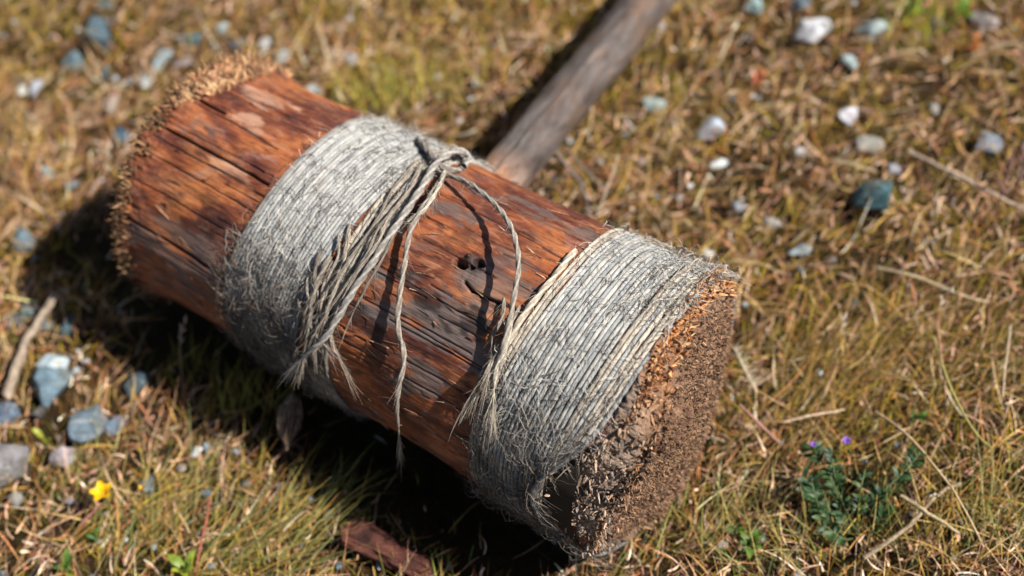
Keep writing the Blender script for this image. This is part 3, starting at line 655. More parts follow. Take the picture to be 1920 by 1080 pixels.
STRAW = [(.56, .36, .22), (.46, .26, .16), (.68, .48, .34), (.28, .13, .06), (.58, .34, .24), (.13, .06, .035), (.74, .58, .44), (.38, .17, .09)]
RUST = [(.34, .12, .04), (.42, .17, .06), (.20, .07, .03)]
def field(P, s, o=0): return fbm(np.concatenate([P*s, np.full((len(P), 1), 4.4+o)], 1), 3)
def zbase(P): return gz(P[:, 0], P[:, 1])
def grassmesh(name, n, box, segs, lenr, wr, colset, tiltr, bendr, mat, label, thin=0, fieldsign=0, lift=0, sider=1.2, comb=.9):
    P = scatter(n, *box); g1 = field(P, 7, 2)
    if fieldsign: P = P[(fieldsign*g1+rng.normal(0, .35, len(P))) > thin]
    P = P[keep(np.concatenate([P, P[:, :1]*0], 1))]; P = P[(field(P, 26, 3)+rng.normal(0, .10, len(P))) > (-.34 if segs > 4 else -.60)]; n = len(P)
    az = field(P, 2.2, 9)*3.5*comb+.6+rng.normal(0, 1.3, n); base = np.concatenate([P, (zbase(P)+rng.uniform(-.004, lift, n))[:, None]], 1)
    patchy = np.clip(1+field(P, 11, 5)*.9, .4, 1.7)
    ln = rng.uniform(*lenr, n)*patchy; wd = rng.uniform(*wr, n)
    col = pal(n, colset, .38); tip = col*np.array([1.25, 1.05, 1.0])+.02
    v, f, c = strips(base, az, rng.uniform(*tiltr, n), ln, wd, rng.uniform(*bendr, n), segs, col, None, rng.normal(0, sider, n), .2, tip)
    v[:, 2] = np.maximum(v[:, 2], -.008)
    return v, f, c
def build(name, parts, mat, label):
    A_ = Acc()
    for v, f, c in parts: A_.add(v, f, c)
    return link(name, A_.mesh(name), mat, None, label, None, None, 'stuff')
BX = (-.75, .75, .25, 1.50)
GOLD = [(.50, .33, .09), (.58, .42, .17), (.40, .23, .06), (.66, .50, .28), (.36, .26, .03), (.44, .20, .07)]
build('dead_grass', [grassmesh('', 42000, BX, 4, (.007, .026), (.0007, .0019), STRAW, (1.0, 1.9), (-.8, .9), DRY, '', -.25, -1, .014, .7),
                     grassmesh('', 9000, BX, 3, (.003, .008), (.0014, .0032), STRAW+RUST, (.8, 2.0), (-.8, .8), DRY, '', -.2, -1, .016, .6),
                     grassmesh('', 20000, BX, 6, (.022, .065), (.0004, .0010), GOLD+STRAW[:3], (.9, 1.5), (-.3, .6), DRY, '', 0, 0, .014, .45, .6)], DRY, 'matted dead straw and leaf litter')
build('grass', [grassmesh('', 50000, BX, 5, (.012, .036), (.0005, .0010), GREEN, (.15, 1.25), (.0, 1.1), GRASS, '', .05, 1, .004, .5),
                grassmesh('', 14000, BX, 5, (.014, .040), (.0005, .0010), RUST+GOLD, (.3, 1.35), (.0, .9), GRASS, '', 0, 0, .004, .5)], GRASS, 'short olive and gold grass')
build('moss', [grassmesh('', 14000, BX, 2, (.003, .009), (.0005, .0012), [(.13, .105, .012), (.18, .14, .02), (.09, .08, .012), (.22, .13, .03)], (.0, 1.1), (-.4, .8), GRASS, '', -.1, 1, .008, .6)], GRASS, 'low moss between the grass')
# beyond the picture the same cover goes on: quarter-metre sods repeated over the meadow
ng = bpy.data.node_groups.new('sods', 'GeometryNodeTree'); ng.interface.new_socket('Geometry', in_out='INPUT', socket_type='NodeSocketGeometry')
ng.interface.new_socket('Sod', in_out='INPUT', socket_type='NodeSocketObject'); ng.interface.new_socket('Geometry', in_out='OUTPUT', socket_type='NodeSocketGeometry')
gi = ng.nodes.new('NodeGroupInput'); go = ng.nodes.new('NodeGroupOutput'); ip = ng.nodes.new('GeometryNodeInstanceOnPoints'); oi = ng.nodes.new('GeometryNodeObjectInfo')
na = ng.nodes.new('GeometryNodeInputNamedAttribute'); na.data_type = 'FLOAT_VECTOR'; na.inputs[0].default_value = 'turn'
ng.links.new(gi.outputs[0], ip.inputs['Points']); ng.links.new(gi.outputs[1], oi.inputs[0]); ng.links.new(oi.outputs['Geometry'], ip.inputs['Instance'])
ng.links.new(na.outputs[0], ip.inputs['Rotation']); ng.links.new(ip.outputs[0], go.inputs[0])
ii, jj = np.meshgrid(np.arange(-24, 24), np.arange(-18, 30), indexing='ij'); cx = ii.ravel()*.25+.125; cy = jj.ravel()*.25+.125
out = ~((cx > BX[0]) & (cx < BX[1]) & (cy > BX[2]) & (cy < BX[3])); cx, cy = cx[out], cy[out]; which = rng.integers(0, 3, len(cx))
for k in range(3):
    parts = []
    for n_, lr, wr_, cs_, tr_, br_, sg in ((950, (.012, .034), (.0007, .0012), GREEN, (.2, 1.25), (0, 1.1), 3), (2200, (.007, .026), (.0009, .0022), STRAW, (1., 1.9), (-.8, .9), 3), (480, (.02, .06), (.0005, .001), GOLD, (.9, 1.5), (-.3, .6), 4), (620, (.014, .04), (.0005, .001), RUST+RUST+GOLD[:3], (.3, 1.35), (0, .9), 3)):
        P = rng.uniform(-.13, .13, (n_, 2)); col = pal(n_, cs_, .38); b_ = np.concatenate([P, rng.uniform(-.006, .008, (n_, 1))], 1)
        parts.append(strips(b_-np.array([0, 0, .003]), rng.uniform(0, 6.28, n_), rng.uniform(*tr_, n_), rng.uniform(*lr, n_), rng.uniform(*wr_, n_), rng.uniform(*br_, n_), sg, col, None, rng.normal(0, .5, n_), .2, col*1.2+.02))
    px_, py_ = cx[which == k], cy[which == k]
    sod = build('grass_sod', parts, GRASS, 'square of straw and olive grass'); sod.location = (px_[0], py_[0], float(gz(px_[0], py_[0])))
    px_, py_ = px_[1:], py_[1:]; me = bpy.data.meshes.new('meadow'); me.from_pydata([(x, y, z) for x, y, z in zip(px_, py_, gz(px_, py_))], [], [])
    at = me.attributes.new('turn', 'FLOAT_VECTOR', 'POINT'); tv = np.zeros((len(px_), 3), np.float32); tv[:, 2] = rng.integers(0, 4, len(px_))*math.pi/2; at.data.foreach_set('vector', tv.ravel())
    mo = link('meadow_grass', me, None, None, 'grass and straw around the picture', None, None, 'stuff'); md = mo.modifiers.new('sods', 'NODES'); md.node_group = ng; md[[x for x in ng.interface.items_tree if x.name == 'Sod'][0].identifier] = sod; mo.update_tag()
# pebbly grit, more of it to the left
gr = Acc(); n = 1900; P = scatter(n, -.70, .75, .35, 1.45); w_ = field(P, 3, 1)*1.4+(-P[:, 0])*.5-.25+.55*np.exp(-((P[:, 0]-.38)**2+(P[:, 1]-1.12)**2)/.05); P = P[(w_+rng.normal(0, .3, n)) > -.05]; P = P[keep(np.concatenate([P, P[:, :1]*0], 1), 1.3)]
ico = bmesh.new(); bmesh.ops.create_icosphere(ico, subdivisions=2, radius=1)
SV = np.array([v.co[:] for v in ico.verts]); SF = np.array([[v.index for v in f.verts] for f in ico.faces]); ico.free()
for k, p in enumerate(P):
    r = rng.uniform(.0014, .0042); v = SV*(1+fbm(SV*1.5+k, 2)[:, None]*.4)*np.array([r*rng.uniform(.7, 1.4), r, r*.6])+[p[0], p[1], float(gz(p[0], p[1]))+.006]
    gr.add(v, SF, np.array([BLUE, PALE, WHITE, MAUVE, GREY][rng.integers(0, 5)])*rng.uniform(.6, 1.1))
link('gravel', gr.mesh('gravel'), ROCK, None, 'fine grit and chips between the grass', None, None, 'stuff')

# ------------------------------------------------------------------ tufts of longer grass
def tuft(px, py, n, spread, aim, aspread, lenr, wr, tiltr, bendr, cs, label, z=0., segs=7, mat=None, group=None):
    q = gp(px, py, z); o3 = np.array([q[0], q[1], float(gz(q[0], q[1]))])
    base = np.stack([rng.normal(0, spread[0], n), rng.normal(0, spread[1], n), np.zeros(n)], 1)
    col = pal(n, cs, .2); tip = col*np.array([1.35, 1.1, .9])+.02
    v, f, c = strips(base, rng.normal(aim, aspread, n), rng.uniform(*tiltr, n), rng.uniform(*lenr, n), rng.uniform(*wr, n), rng.uniform(*bendr, n), segs, col, None, rng.normal(0, .35, n), .12, tip)
    o = link('grass_tuft', mesh('grass_tuft', v, f, c), mat or GRASS, None, label, 'grass tuft', group); o.location = Vector(o3); return o
LG = [(.20, .20, .05), (.28, .25, .08), (.12, .15, .04), (.34, .27, .10), (.17, .21, .09), (.30, .19, .05)]
# aim angles: 0 = +x (picture right), pi/2 = away
tuft(430, 1060, 120, (.035, .010), .35, .45, (.05, .11), (.0009, .0018), (.9, 1.45), (0, .35), LG, 'long green grass leaning right at the bottom edge left of the bark')
tuft(250, 1010, 90, (.040, .020), .9, .8, (.03, .08), (.0008, .0015), (.8, 1.4), (0, .5), LG, 'grass tuft below the yellow buttercup')
tuft(330, 960, 130, (.05, .02), .7, .5, (.03, .08), (.0006, .0012), (.6, 1.4), (0, .5), LG, 'fine green blades between the buttercup and the shadow')
tuft(150, 900, 60, (.04, .015), 1.0, .9, (.025, .06), (.0006, .0011), (.6, 1.3), (0, .5), LG, 'thin green blades around the stones at lower left')
tuft(1600, 1000, 40, (.03, .012), 1.3, .6, (.03, .07), (.0006, .001), (.2, .9), (0, .5), LG, 'sparse thin blades growing through the vetch')
tuft(560, 960, 60, (.022, .010), .5, .4, (.03, .06), (.0008, .0015), (.9, 1.35), (0, .4), LG, 'green tuft pointing into the shadow in front of the log')
tuft(340, 690, 36, (.020, .008), 1.3, .6, (.020, .045), (.0006, .0012), (.1, .9), (0, .9), [(.30, .27, .05), (.22, .22, .04)], 'bright green tuft sticking up into the shadow left of the log')
tuft(440, 770, 60, (.020, .010), 1.0, .7, (.025, .06), (.0006, .0012), (.2, 1.1), (0, .8), [(.30, .27, .05), (.36, .26, .07)], 'yellow green tuft at the shadow edge below the log')
tuft(800, 1075, 16, (.020, .006), 1.4, .5, (.02, .045), (.0007, .0012), (.0, .5), (0, .4), [(.20, .26, .05), (.25, .27, .06)], 'few upright green blades in the shadow at the bottom')
tuft(700, 200, 90, (.025, .012), 1.5, .9, (.03, .07), (.001, .0018), (.1, .8), (0, .7), [(.27, .27, .04), (.33, .28, .05), (.20, .24, .05)], 'fresh green tuft behind the middle of the log')
tuft(1730, 45, 70, (.025, .012), 1.5, 1.2, (.02, .045), (.0015, .0028), (.3, 1.1), (0, .7), [(.27, .30, .03), (.20, .27, .04)], 'bright green tuft near the top right')
tuft(1860, 1000, 120, (.045, .020), 1.2, .7, (.04, .09), (.0007, .0013), (.3, 1.2), (0, .5), LG, 'dense green grass in the bottom right corner')
tuft(1300, 1000, 90, (.035, .012), .6, .6, (.04, .09), (.0007, .0013), (.6, 1.4), (0, .4), LG, 'grass leaning away from the foot of the near end')
tuft(1480, 1040, 80, (.035, .012), 1.9, .7, (.03, .08), (.0007, .0013), (.5, 1.3), (0, .4), LG, 'grass tuft below the blue green vetch')
tuft(1500, 800, 260, (.07, .035), .75, .25, (.05, .11), (.0005, .0010), (1.0, 1.4), (0, .2), [(.20, .13, .04), (.26, .17, .06), (.14, .12, .03)], 'fine grass combed to the right beside the near end')
tuft(1700, 700, 240, (.06, .035), .7, .25, (.05, .11), (.0005, .0010), (1.0, 1.4), (0, .2), [(.20, .13, .04), (.26, .17, .06), (.14, .12, .03)], 'fine brownish grass combed right above the vetch')
tuft(830, 190, 50, (.025, .01), 1.6, .5, (.04, .08), (.001, .0018), (.1, .7), (0, .7), [(.30, .26, .05), (.36, .28, .08)], 'golden tuft in the gap between log and handle')
tuft(80, 60, 70, (.04, .02), 1.6, .8, (.03, .07), (.0008, .0015), (.1, .9), (0, .8), [(.22, .19, .03), (.28, .20, .05)], 'olive tuft in the top left corner')
tuft(620, 60, 90, (.05, .02), 1.6, .8, (.03, .07), (.0008, .0015), (.1, .9), (0, .8), [(.24, .20, .03), (.30, .21, .04)], 'olive tuft at the top edge above the log')

# ------------------------------------------------------------------ straws, twigs, seed stems
def stick(name, pts, r, col, label, cat, mat=DRY, lobes=0, sides=8, ends=(1, .7)):
    P = smooth_path([gp(x, y, z) for x, y, z in pts], 14*len(pts)); o3 = P.mean(0); m = len(P)
    P = P+np.stack([fbm(np.stack([np.arange(m)*.15, np.arange(m)*0+k*9+px_seed(label), np.arange(m)*0], -1), 2) for k in range(3)], -1)*r*.5
    v, f, g_ = tube(P-o3, r*np.linspace(ends[0], ends[1], m)*(1+.18*fbm(P*120, 3)), sides)
    A_ = Acc(); nz = fbm(np.stack([np.repeat(np.arange(m), sides)*.2, np.tile(np.arange(sides), m)*1.3, np.zeros(m*sides)], -1), 3)
    A_.add(v, f, np.clip(np.array(col)[None]*.82*(1+.6*nz[:, None]), .01, .9))
    for e in (0, m-1):                       # closed ends
        A_.add(np.vstack([v[e*sides:(e+1)*sides], [P[e]-o3]]), [[j, (j+1) % sides, sides, sides] for j in range(sides)], np.array(col)*.8)
    me = A_.mesh(name); o = link(name, me, mat, None, label, cat); o.location = Vector(o3); return o
def px_seed(s): return (sum(map(ord, s)) % 97)
stick('stick', [(106, 551, .034), (78, 590, .030), (52, 635, .026), (38, 670, .022), (22, 712, .014), (10, 745, .010)], .0042, (.46, .36, .27), 'pale broken stick lying over the blue stones at the left', 'stick', BARK, ends=(.75, 1.1), sides=12)
stick('stick', [(55, 615, .02), (40, 650, .022), (28, 690, .016)], .0017, (.36, .24, .17), 'thin brown side shoot along the pale broken stick', 'stick', BARK)
stick('straw', [(1702, 285, .012), (1790, 325, .018), (1870, 368, .020), (1960, 412, .016)], .0022, (.52, .40, .30), 'long straight straw at the right edge', 'straw')
stick('straw', [(1637, 500, .012), (1720, 520, .016), (1790, 548, .014), (1852, 568, .010)], .0015, (.56, .44, .28), 'pale straw in the middle of the right side', 'straw')
stick('straw', [(1560, 300, .010), (1602, 311, .012), (1645, 322, .012)], .0019, (.52, .42, .26), 'short flat straw below the speckled mauve stone', 'straw')
stick('straw', [(1469, 792, .016), (1525, 778, .018), (1584, 768, .016)], .0012, (.62, .46, .32), 'pale horizontal straw in the combed grass', 'straw')
stick('straw', [(1388, 760, .02), (1420, 790, .018), (1460, 832, .012)], .0014, (.46, .25, .20), 'pinkish straw beside the near end', 'straw')
stick('straw', [(1642, 772, .028), (1700, 815, .036), (1750, 870, .038), (1800, 940, .030), (1845, 1025, .016)], .0011, (.52, .38, .22), 'long pale straw sloping down right of the vetch', 'straw')
stick('straw', [(1620, 1045, .014), (1680, 1005, .016), (1722, 968, .018), (1755, 930, .020), (1800, 905, .016)], .0020, (.34, .26, .17), 'thick grey straw at the bottom right below the vetch', 'straw')
stick('straw', [(1690, 930, .018), (1745, 965, .020), (1800, 1000, .016)], .0017, (.50, .40, .24), 'cream straw crossing the thick grey one', 'straw')
stick('straw', [(1756, 600, .03), (1768, 690, .034), (1775, 800, .02)], .0009, (.50, .28, .17), 'thin upright reddish straw at the right', 'straw')
stick('straw', [(1750, 630, .03), (1780, 720, .036), (1820, 800, .03), (1860, 840, .018)], .0012, (.40, .36, .12), 'yellow green stem bending down at the right', 'straw', GRASS)
stick('straw', [(1895, 610, .03), (1885, 690, .03), (1880, 745, .02)], .0010, (.60, .48, .34), 'upright pale straw near the right edge', 'straw')
stick('straw', [(735, 855, .012), (750, 930, .016), (742, 1010, .014), (730, 1080, .010)], .0010, (.38, .12, .07), 'red stem standing up at the bottom left of the bark', 'straw') if False else None
stick('straw', [(392, 935, .020), (386, 980, .022), (372, 1040, .018), (366, 1085, .012)], .0012, (.36, .12, .08), 'reddish stem at the bottom edge in the long grass', 'straw')
stick('straw', [(150, 985, .012), (168, 965, .018), (185, 950, .024)], .0012, (.50, .22, .18), 'short pink stem below the buttercup', 'straw')
stick('twig', [(1030, 270, .05), (1062, 312, .04), (1090, 345, .03), (1102, 390, .015), (1108, 430, .005)], .0018, (.26, .21, .19), 'bare grey twig behind the log beside the handle', 'twig', BARK)
stick('twig', [(1070, 290, .04), (1110, 330, .03), (1135, 360, .02)], .0010, (.34, .27, .22), 'fine bent twig right of the bare grey one', 'twig', BARK)
stick('straw', [(1160, 290, .05), (1140, 350, .04), (1120, 400, .03)], .0009, (.55, .45, .32), 'fine pale stem standing behind the near winding', 'straw')
stick('straw', [(592, 45, .02), (606, 80, .03), (618, 130, .02)], .0020, (.50, .38, .24), 'blurred pale straw at the top behind the log', 'straw')
stick('straw', [(635, 60, .03), (650, 35, .04), (662, 12, .05)], .0014, (.42, .30, .25), 'slanting mauve straw at the top edge', 'straw')
stick('straw', [(215, 540, .02), (212, 600, .02), (205, 640, .01)], .0012, (.45, .32, .2), 'short straw at the shadow edge left', 'straw') if False else None

def seed_stem(pts, label, col=(.30, .20, .12), headcol=(.42, .34, .27), nsp=7, hl=.03, r=.0006):
    P = smooth_path([gp(x, y, z) for x, y, z in pts], 14*len(pts)); o3 = P[0].copy(); Q = P-o3
    e = empty('seed_stem', o3, label, 'grass stem')
    v, f, g_ = tube(Q, r, 5); link('stem', mesh('stem', v, f, np.broadcast_to(col, (len(v), 3))), DRY, e)
    s = np.concatenate([[0], np.cumsum(np.linalg.norm(np.diff(Q, axis=0), axis=1))]); T_, N_, B_ = frames(Q)
    th_ = np.linspace(0, 1, 6); prof = np.array([.2, .8, 1, .8, .45, .05])
    v0, f0, _ = tube(np.stack([th_*0, th_*0, th_], -1), prof*.16, 6); c0 = np.asarray(headcol)*np.where(np.arange(len(v0))[:, None] % 2, 1.15, .8)
    me = mesh('spikelet', v0, f0, c0)
    for k in range(nsp):
        d = s[-1]-hl*k/nsp; i = min(np.searchsorted(s, d), len(Q)-1); ang = k*2.4
        D = T_[i]+(N_[i]*math.cos(ang)+B_[i]*math.sin(ang))*(.55 if k else 0); D /= np.linalg.norm(D)
        o = link('spikelet', me, DRY, e); o.rotation_mode = 'QUATERNION'; o.rotation_quaternion = Vector(D).to_track_quat('Z', 'Y'); o.location = Vector(Q[i]); l_ = .0075*rng.uniform(.8, 1.2); o.scale = (l_, l_, l_)
seed_stem([(345, 760, .0), (340, 700, .02), (338, 640, .045), (346, 604, .065)], 'seed head standing against the shadow left of the log')
seed_stem([(196, 440, .0), (200, 390, .02), (199, 330, .04), (203, 275, .06)], 'pale seed head standing at the corner of the far rim', headcol=(.55, .45, .33))
seed_stem([(1855, 470, .0), (1868, 400, .03), (1885, 340, .05), (1900, 285, .07)], 'purple brown seed stem near the right edge', (.24, .13, .10), (.20, .12, .12), 9, .045)
seed_stem([(1900, 450, .0), (1908, 380, .03), (1912, 320, .05), (1920, 270, .06)], 'dark seed stem right at the right edge', (.24, .13, .10), (.18, .11, .12), 9, .04)
seed_stem([(1640, 520, .01), (1680, 480, .03), (1715, 462, .045), (1750, 450, .05)], 'leaning seed stem left of the long pale straws', (.30, .22, .10), (.24, .17, .17), 6, .03)
seed_stem([(1730, 470, .0), (1745, 420, .03), (1755, 375, .045)], 'short brown seed stem below the long straight straw', (.30, .2, .12), (.34, .26, .22), 5, .02)
seed_stem([(1765, 700, .0), (1760, 640, .02), (1762, 570, .04), (1778, 550, .05)], 'stem with a cream husk at the right', (.40, .22, .12), (.60, .52, .40), 4, .02)
seed_stem([(1555, 660, .0), (1565, 640, .015), (1582, 600, .03)], 'short pale seed head in the combed grass', (.3, .2, .12), (.60, .50, .42), 3, .012)

# feathery head by the near rim
q = gp(1392, 700, .02); A_ = Acc()
sp = smooth_path([gp(1418, 735, .004)-q, gp(1402, 705, .02)-q, gp(1378, 655, .035)-q], 20); v, f, _ = tube(sp, .0011, 5); A_.add(v, f, (.5, .42, .3))
for k in range(80):
    i = rng.integers(4, 20); d = rng.normal(0, 1, 3)*.5+np.array([.25, .6, .2]); l_ = rng.uniform(.005, .014)
    hv, hf, _ = tube(sp[i]+d/np.linalg.norm(d)*np.linspace(0, l_, 4)[:, None]+np.array([0, 0, -1])*(np.linspace(0, 1, 4)**2)[:, None]*l_*.3, np.array([.0003, .00025, .0002, .0001]), 3); A_.add(hv, hf, np.array((.62, .54, .42))*rng.uniform(.7, 1.2))
o = link('feathery_seed_head', A_.mesh('feather'), HAIR, None, 'feathery cream seed head touching the right side of the near end', 'seed head'); o.location = Vector(q)

# ------------------------------------------------------------------ leaves and flowers
def leaf_mesh(name, l, w, fold=.25, arch=.2, col=(.05, .12, .03), tip=.1, n=6):
    s = np.linspace(0, 1, n+1); ww = w*.5*np.sin(np.pi*np.clip(s*.92+.05, 0, 1))**.8; ww[-1] = w*tip*.3
    x = s*l; z = arch*l*np.sin(s*np.pi*.8)
    v = np.stack([np.stack([x, -ww, z+fold*ww], -1), np.stack([x, ww*0, z], -1), np.stack([x, ww, z+fold*ww], -1)], 1)
    c = np.array(col)*(1+.2*np.sin(np.arange(3*(n+1))*1.7)[:, None])
    return mesh(name, v, gridf(n+1, 3), c)
def rot_to(o, D, rollv=0.):
    o.rotation_mode = 'QUATERNION'; o.rotation_quaternion = Vector(D).to_track_quat('X', 'Z') @ Matrix.Rotation(rollv, 3, 'X').to_quaternion()
# vetch
q = gp(1570, 960, .0); q[2] = float(gz(q[0], q[1])); ve = empty('vetch', q, 'blue green vetch with narrow leaflets in a dark hollow at lower right', 'plant')
lv = [leaf_mesh('leaflet', .0085, .0034, .3, .12, c) for c in ((.030, .075, .024), (.018, .045, .018), (.045, .095, .026))]
stems = [[(1590, 1000, .0), (1560, 900, .03), (1530, 850, .035), (1520, 838, .03)], [(1600, 990, .0), (1575, 930, .02), (1563, 880, .035), (1558, 840, .045)], [(1605, 1000, .0), (1612, 930, .03), (1622, 880, .04)],
         [(1550, 1000, .0), (1535, 950, .02), (1522, 905, .03)], [(1620, 990, .0), (1650, 930, .03), (1700, 880, .04), (1725, 850, .04)], [(1640, 960, .0), (1690, 900, .02), (1715, 860, .03)], [(1600, 1010, .0), (1580, 1010, .01), (1545, 985, .015)], [(1610, 1000, .0), (1640, 985, .01), (1670, 940, .025)]]
for k in range(8):
    a_ = rng.uniform(-95, 105); 0 if k > 4 else stems.append([(1595+a_*.1, 1000, .0), (1585+a_*.45, 950, .015), (1575+a_*.8, 900+rng.uniform(-25, 60), .03)])
for st in stems:
    Pp = smooth_path([gp(*p)-q for p in st], 30); v, f, _ = tube(Pp, .0007, 5); link('stem', mesh('stem', v, f, np.broadcast_to((.10, .15, .05), (len(v), 3))), LEAF, ve)
    T_, N_, B_ = frames(Pp)
    for i in range(8, 30, 2):
        if rng.random() < .25: continue
        for sgn in (-1, 1):
            o = link('leaflet', lv[rng.integers(0, 3)], LEAF, ve); side = np.cross(T_[i], Z); side /= np.linalg.norm(side)+1e-9
            rot_to(o, T_[i]*rng.uniform(.1, 1.1)+side*sgn+Z*rng.uniform(-.3, .5), rng.normal(0, .6)); o.location = Vector(Pp[i]); s_ = rng.uniform(.8, 1.25); o.scale = (s_, s_, s_)
def blossom(par, loc, r, col, n, tilt, label=None, w=.8):
    for k in range(n):
        a_ = k*2*math.pi/n+.3; o = link('petal', petal_cache.setdefault((r, col), leaf_mesh('petal', r, r*w, .35, .18, col, .8, 6)), PETAL, par)
        rot_to(o, np.array([math.cos(a_), math.sin(a_), tilt])); o.location = Vector(loc)
petal_cache = {}
for px, py, z, rr_, lab in ((1587, 828, .045, .0042, 'larger purple flower above the vetch'), (1525, 835, .04, .0030, 'smaller purple flower left of the larger one')):
    p = gp(px, py, z); base_ = gp(px+8, py+70, .002); e = empty('purple_flower', base_, lab, 'flower')
    Pp = smooth_path([np.zeros(3), (p-base_)*.6+np.array([.002, 0, 0]), p-base_], 12); v, f, _ = tube(Pp, .0005, 5); link('stem', mesh('stem', v, f, np.broadcast_to((.10, .15, .05), (len(v), 3))), LEAF, e)
    blossom(e, p-base_, rr_, (.22, .10, .48), 5, .5)
# buttercup
p = gp(196, 930, .032); base_ = gp(205, 985, .0); e = empty('buttercup', base_, 'yellow buttercup open at lower left', 'flower')
Pp = smooth_path([np.zeros(3), (p-base_)*.5+np.array([.003, .002, .004]), p-base_], 14); v, f, _ = tube(Pp, .0008, 6); link('stem', mesh('stem', v, f, np.broadcast_to((.14, .17, .04), (len(v), 3))), LEAF, e)
for k in range(5):
    a_ = k*2*math.pi/5+.5; o = link('petal', petal_cache.setdefault('b', leaf_mesh('petal', .0130, .0082, .35, .18, (.85, .47, .006), .7, 8)), PETAL, e); rot_to(o, np.array([math.cos(a_), math.sin(a_), .75])); o.location = Vector(p-base_)
v = SV*.0022*np.array([1, 1, .8])*(1+fbm(SV*4, 2)[:, None]*.5); o = link('flower_centre', mesh('flower_centre', v, SF, np.broadcast_to((.55, .33, .02), (len(v), 3))), PETAL, e); o.location = Vector(p-base_+np.array([0, 0, .002]))
p = gp(267, 918, .018); base_ = gp(270, 935, .0); e = empty('buttercup', base_, 'small closed yellow bud in front of the dark blue stone', 'flower')
Pp = smooth_path([np.zeros(3), (p-base_)*.5, p-base_], 8); v, f, _ = tube(Pp, .0006, 6); link('stem', mesh('stem', v, f, np.broadcast_to((.14, .17, .04), (len(v), 3))), LEAF, e)
for k in range(3):
    o = link('petal', petal_cache['b'], PETAL, e); rot_to(o, np.array([math.cos(k*2.1), math.sin(k*2.1), 1.6])); o.location = Vector(p-base_); o.scale = (.38, .38, .38)
# broad-leaved sprigs
def sprig(px, py, n, ln, cols_, label, z=.0, tilt=(.1, .9), r=.006):
    q = gp(px, py, z); q[2] = float(gz(q[0], q[1])); e = empty('leafy_sprig', q, label, 'plant')
    me = [leaf_mesh('leaf', ln, ln*.42, .3, .25, c) for c in cols_]
    v, f, _ = tube(np.array([[0, 0, -.004], [0.001, 0, .006], [.001, .001, .016]]), .0009, 6); link('stem', mesh('stem', v, f, np.broadcast_to(cols_[0], (len(v), 3))), LEAF, e)
    for k in range(n):
        o = link('leaf', me[k % len(me)], LEAF, e); a_ = k*2.4+rng.uniform(-.4, .4); h = rng.uniform(.004, .016)
        rot_to(o, np.array([math.cos(a_), math.sin(a_), rng.uniform(*tilt)]), rng.normal(0, .3)); o.location = Vector((.001, 0, h)); s_ = rng.uniform(.7, 1.25); o.scale = (s_, s_, s_)
G3 = [(.09, .19, .03), (.06, .14, .025), (.13, .22, .035)]
sprig(1402, 1030, 9, .013, G3, 'bright green sprig at the bottom edge right of the near end')
sprig(1378, 1000, 6, .010, G3, 'small green sprig beside the foot of the near end')
sprig(1715, 800, 7, .010, [(.10, .20, .03), (.08, .17, .04)], 'green sprig standing above the vetch')
sprig(83, 828, 3, .011, [(.32, .34, .04)], 'yellow green leaf between the oval blue stone and the left edge', tilt=(.6, 1.2))
sprig(350, 1075, 7, .016, [(.28, .34, .03), (.2, .28, .03)], 'bright lime leaves cut by the bottom edge')
sprig(130, 1075, 7, .014, G3, 'green leaves at the bottom edge in the left corner')
sprig(1700, 30, 9, .016, [(.22, .30, .03), (.15, .24, .04)], 'blurred green leaves at the top right')
sprig(1800, 35, 7, .014, [(.15, .28, .03)], 'green leaves left of the pink grey corner stone')
sprig(180, 1010, 5, .008, G3, 'small green leaves below the buttercup')
sprig(1340, 130, 6, .010, [(.42, .11, .03), (.35, .16, .03)], 'rusty orange leaves right of the handle') if False else None
sprig(1820, 100, 6, .012, [(.48, .15, .03)], 'orange leaves near the top right corner')
sprig(1420, 160, 6, .010, [(.45, .12, .05)], 'orange red leaves between the handle and the pointed white stone')

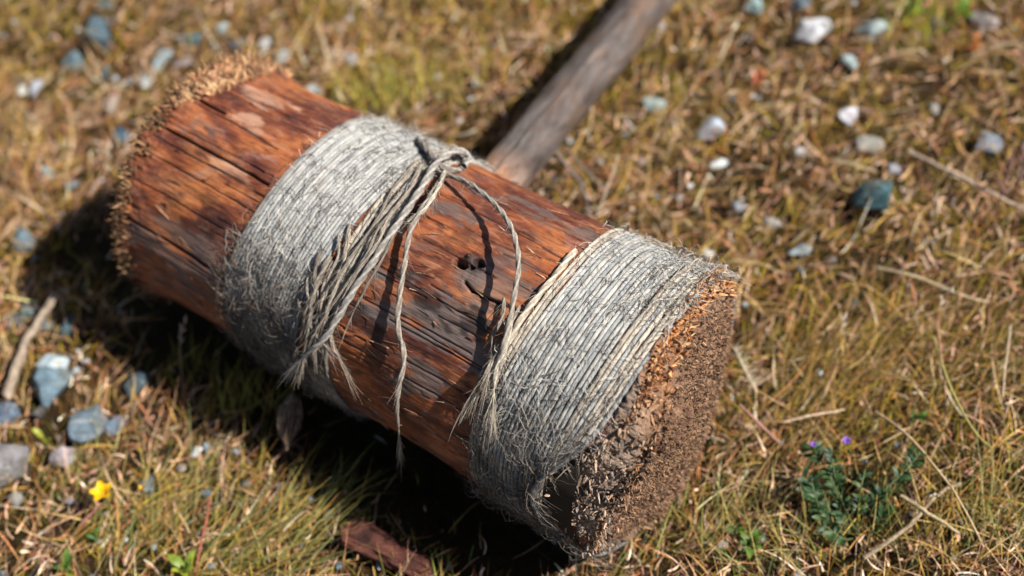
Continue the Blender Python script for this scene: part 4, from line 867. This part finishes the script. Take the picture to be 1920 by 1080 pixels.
# ------------------------------------------------------------------ bark and the shaggy lump
q = gp(722, 1030, .012); nb, mb = 70, 36
a0 = gp(656, 996, .012)-q; a1 = gp(796, 1066, .006)-q; ax_ = a1-a0; ln_ = np.linalg.norm(ax_); ax_ /= ln_; sd_ = np.cross(Z, ax_)
s = np.linspace(0, 1, nb)[:, None]; t_ = np.linspace(0, 2*np.pi, mb, endpoint=False)[None]
edge = fbm(np.stack(np.broadcast_arrays(s*0+4, np.cos(t_)*2, np.sin(t_)*2), -1), 3)*.30
wv = .0125*(1-.25*s+.0*t_)*np.clip(np.minimum(s, 1-s)*14+.15, 0, 1)
Q3 = np.stack(np.broadcast_arrays(s*5, np.cos(t_)*3, np.sin(t_)*3), -1); rel = fbm(Q3, 3); rel2 = fbm(np.stack(np.broadcast_arrays(s*4, t_*14, t_*0), -1), 3)
sx = np.sign(np.cos(t_))*np.abs(np.cos(t_))**.5; sz = np.sign(np.sin(t_))*np.abs(np.sin(t_))**.5
P = a0+ax_*((s+edge*(1-2*s)*.9)*ln_)[..., None]+sd_*(wv*sx*(1+.45*rel))[..., None]+Z*(.0045*sz*(1+.4*rel)+.0030*rel2+.001)[..., None]
mix_ = np.clip(rel2*1.5+.5, 0, 1)[..., None]
o = link('bark_piece', mesh('bark_piece', P, gridf(nb, mb, True), (np.array([.15, .055, .04])*mix_+np.array([.04, .018, .015])*(1-mix_)).reshape(-1, 3)), BARK, None, 'red brown slab of bark half in the shadow at the bottom', 'bark'); o.location = Vector(q)
q = gp(545, 790, .050); A_ = Acc(); down = gp(538, 832, .030)-q; up_ = gp(548, 745, .060)-q
for k in range(420):
    a_ = rng.uniform(0, 2*np.pi); r = .0085*math.sqrt(rng.random()); off = RT*math.cos(a_)*r+fwd*math.sin(a_)*r*.8; s0 = rng.uniform(-.1, .5); s1 = s0+rng.uniform(.3, .7)
    def pos(s_): return up_+(down-up_)*s_+off*math.sin(math.pi*min(max(s_*.8+.15, 0), 1))*1.15+rng.normal(0, .0006, 3)
    hv, hf, _ = tube(np.array([pos(s0+(s1-s0)*x) for x in (0, .33, .66, 1)]), np.array([.0005, .0009, .0008, .0002])*rng.uniform(.7, 1.4), 4); A_.add(hv, hf, np.array([(.20, .13, .09), (.11, .075, .055), (.30, .21, .15)][rng.integers(0, 3)])*rng.uniform(.7, 1.2))
for k in range(4):                            # it stands on stiff fibres
    g0 = gp(520+k*16, 850, .0)-q; hv, hf, _ = tube(smooth_path([down*.8, (down+g0)*.5+rng.normal(0, .002, 3), g0], 8), .0009, 5); A_.add(hv, hf, (.12, .08, .06))
o = link('bark_tuft', A_.mesh('bark_tuft'), CHIP, None, 'shaggy brown lump of bark fibre in front of the shaded side of the log', 'bark'); o.location = Vector(q)
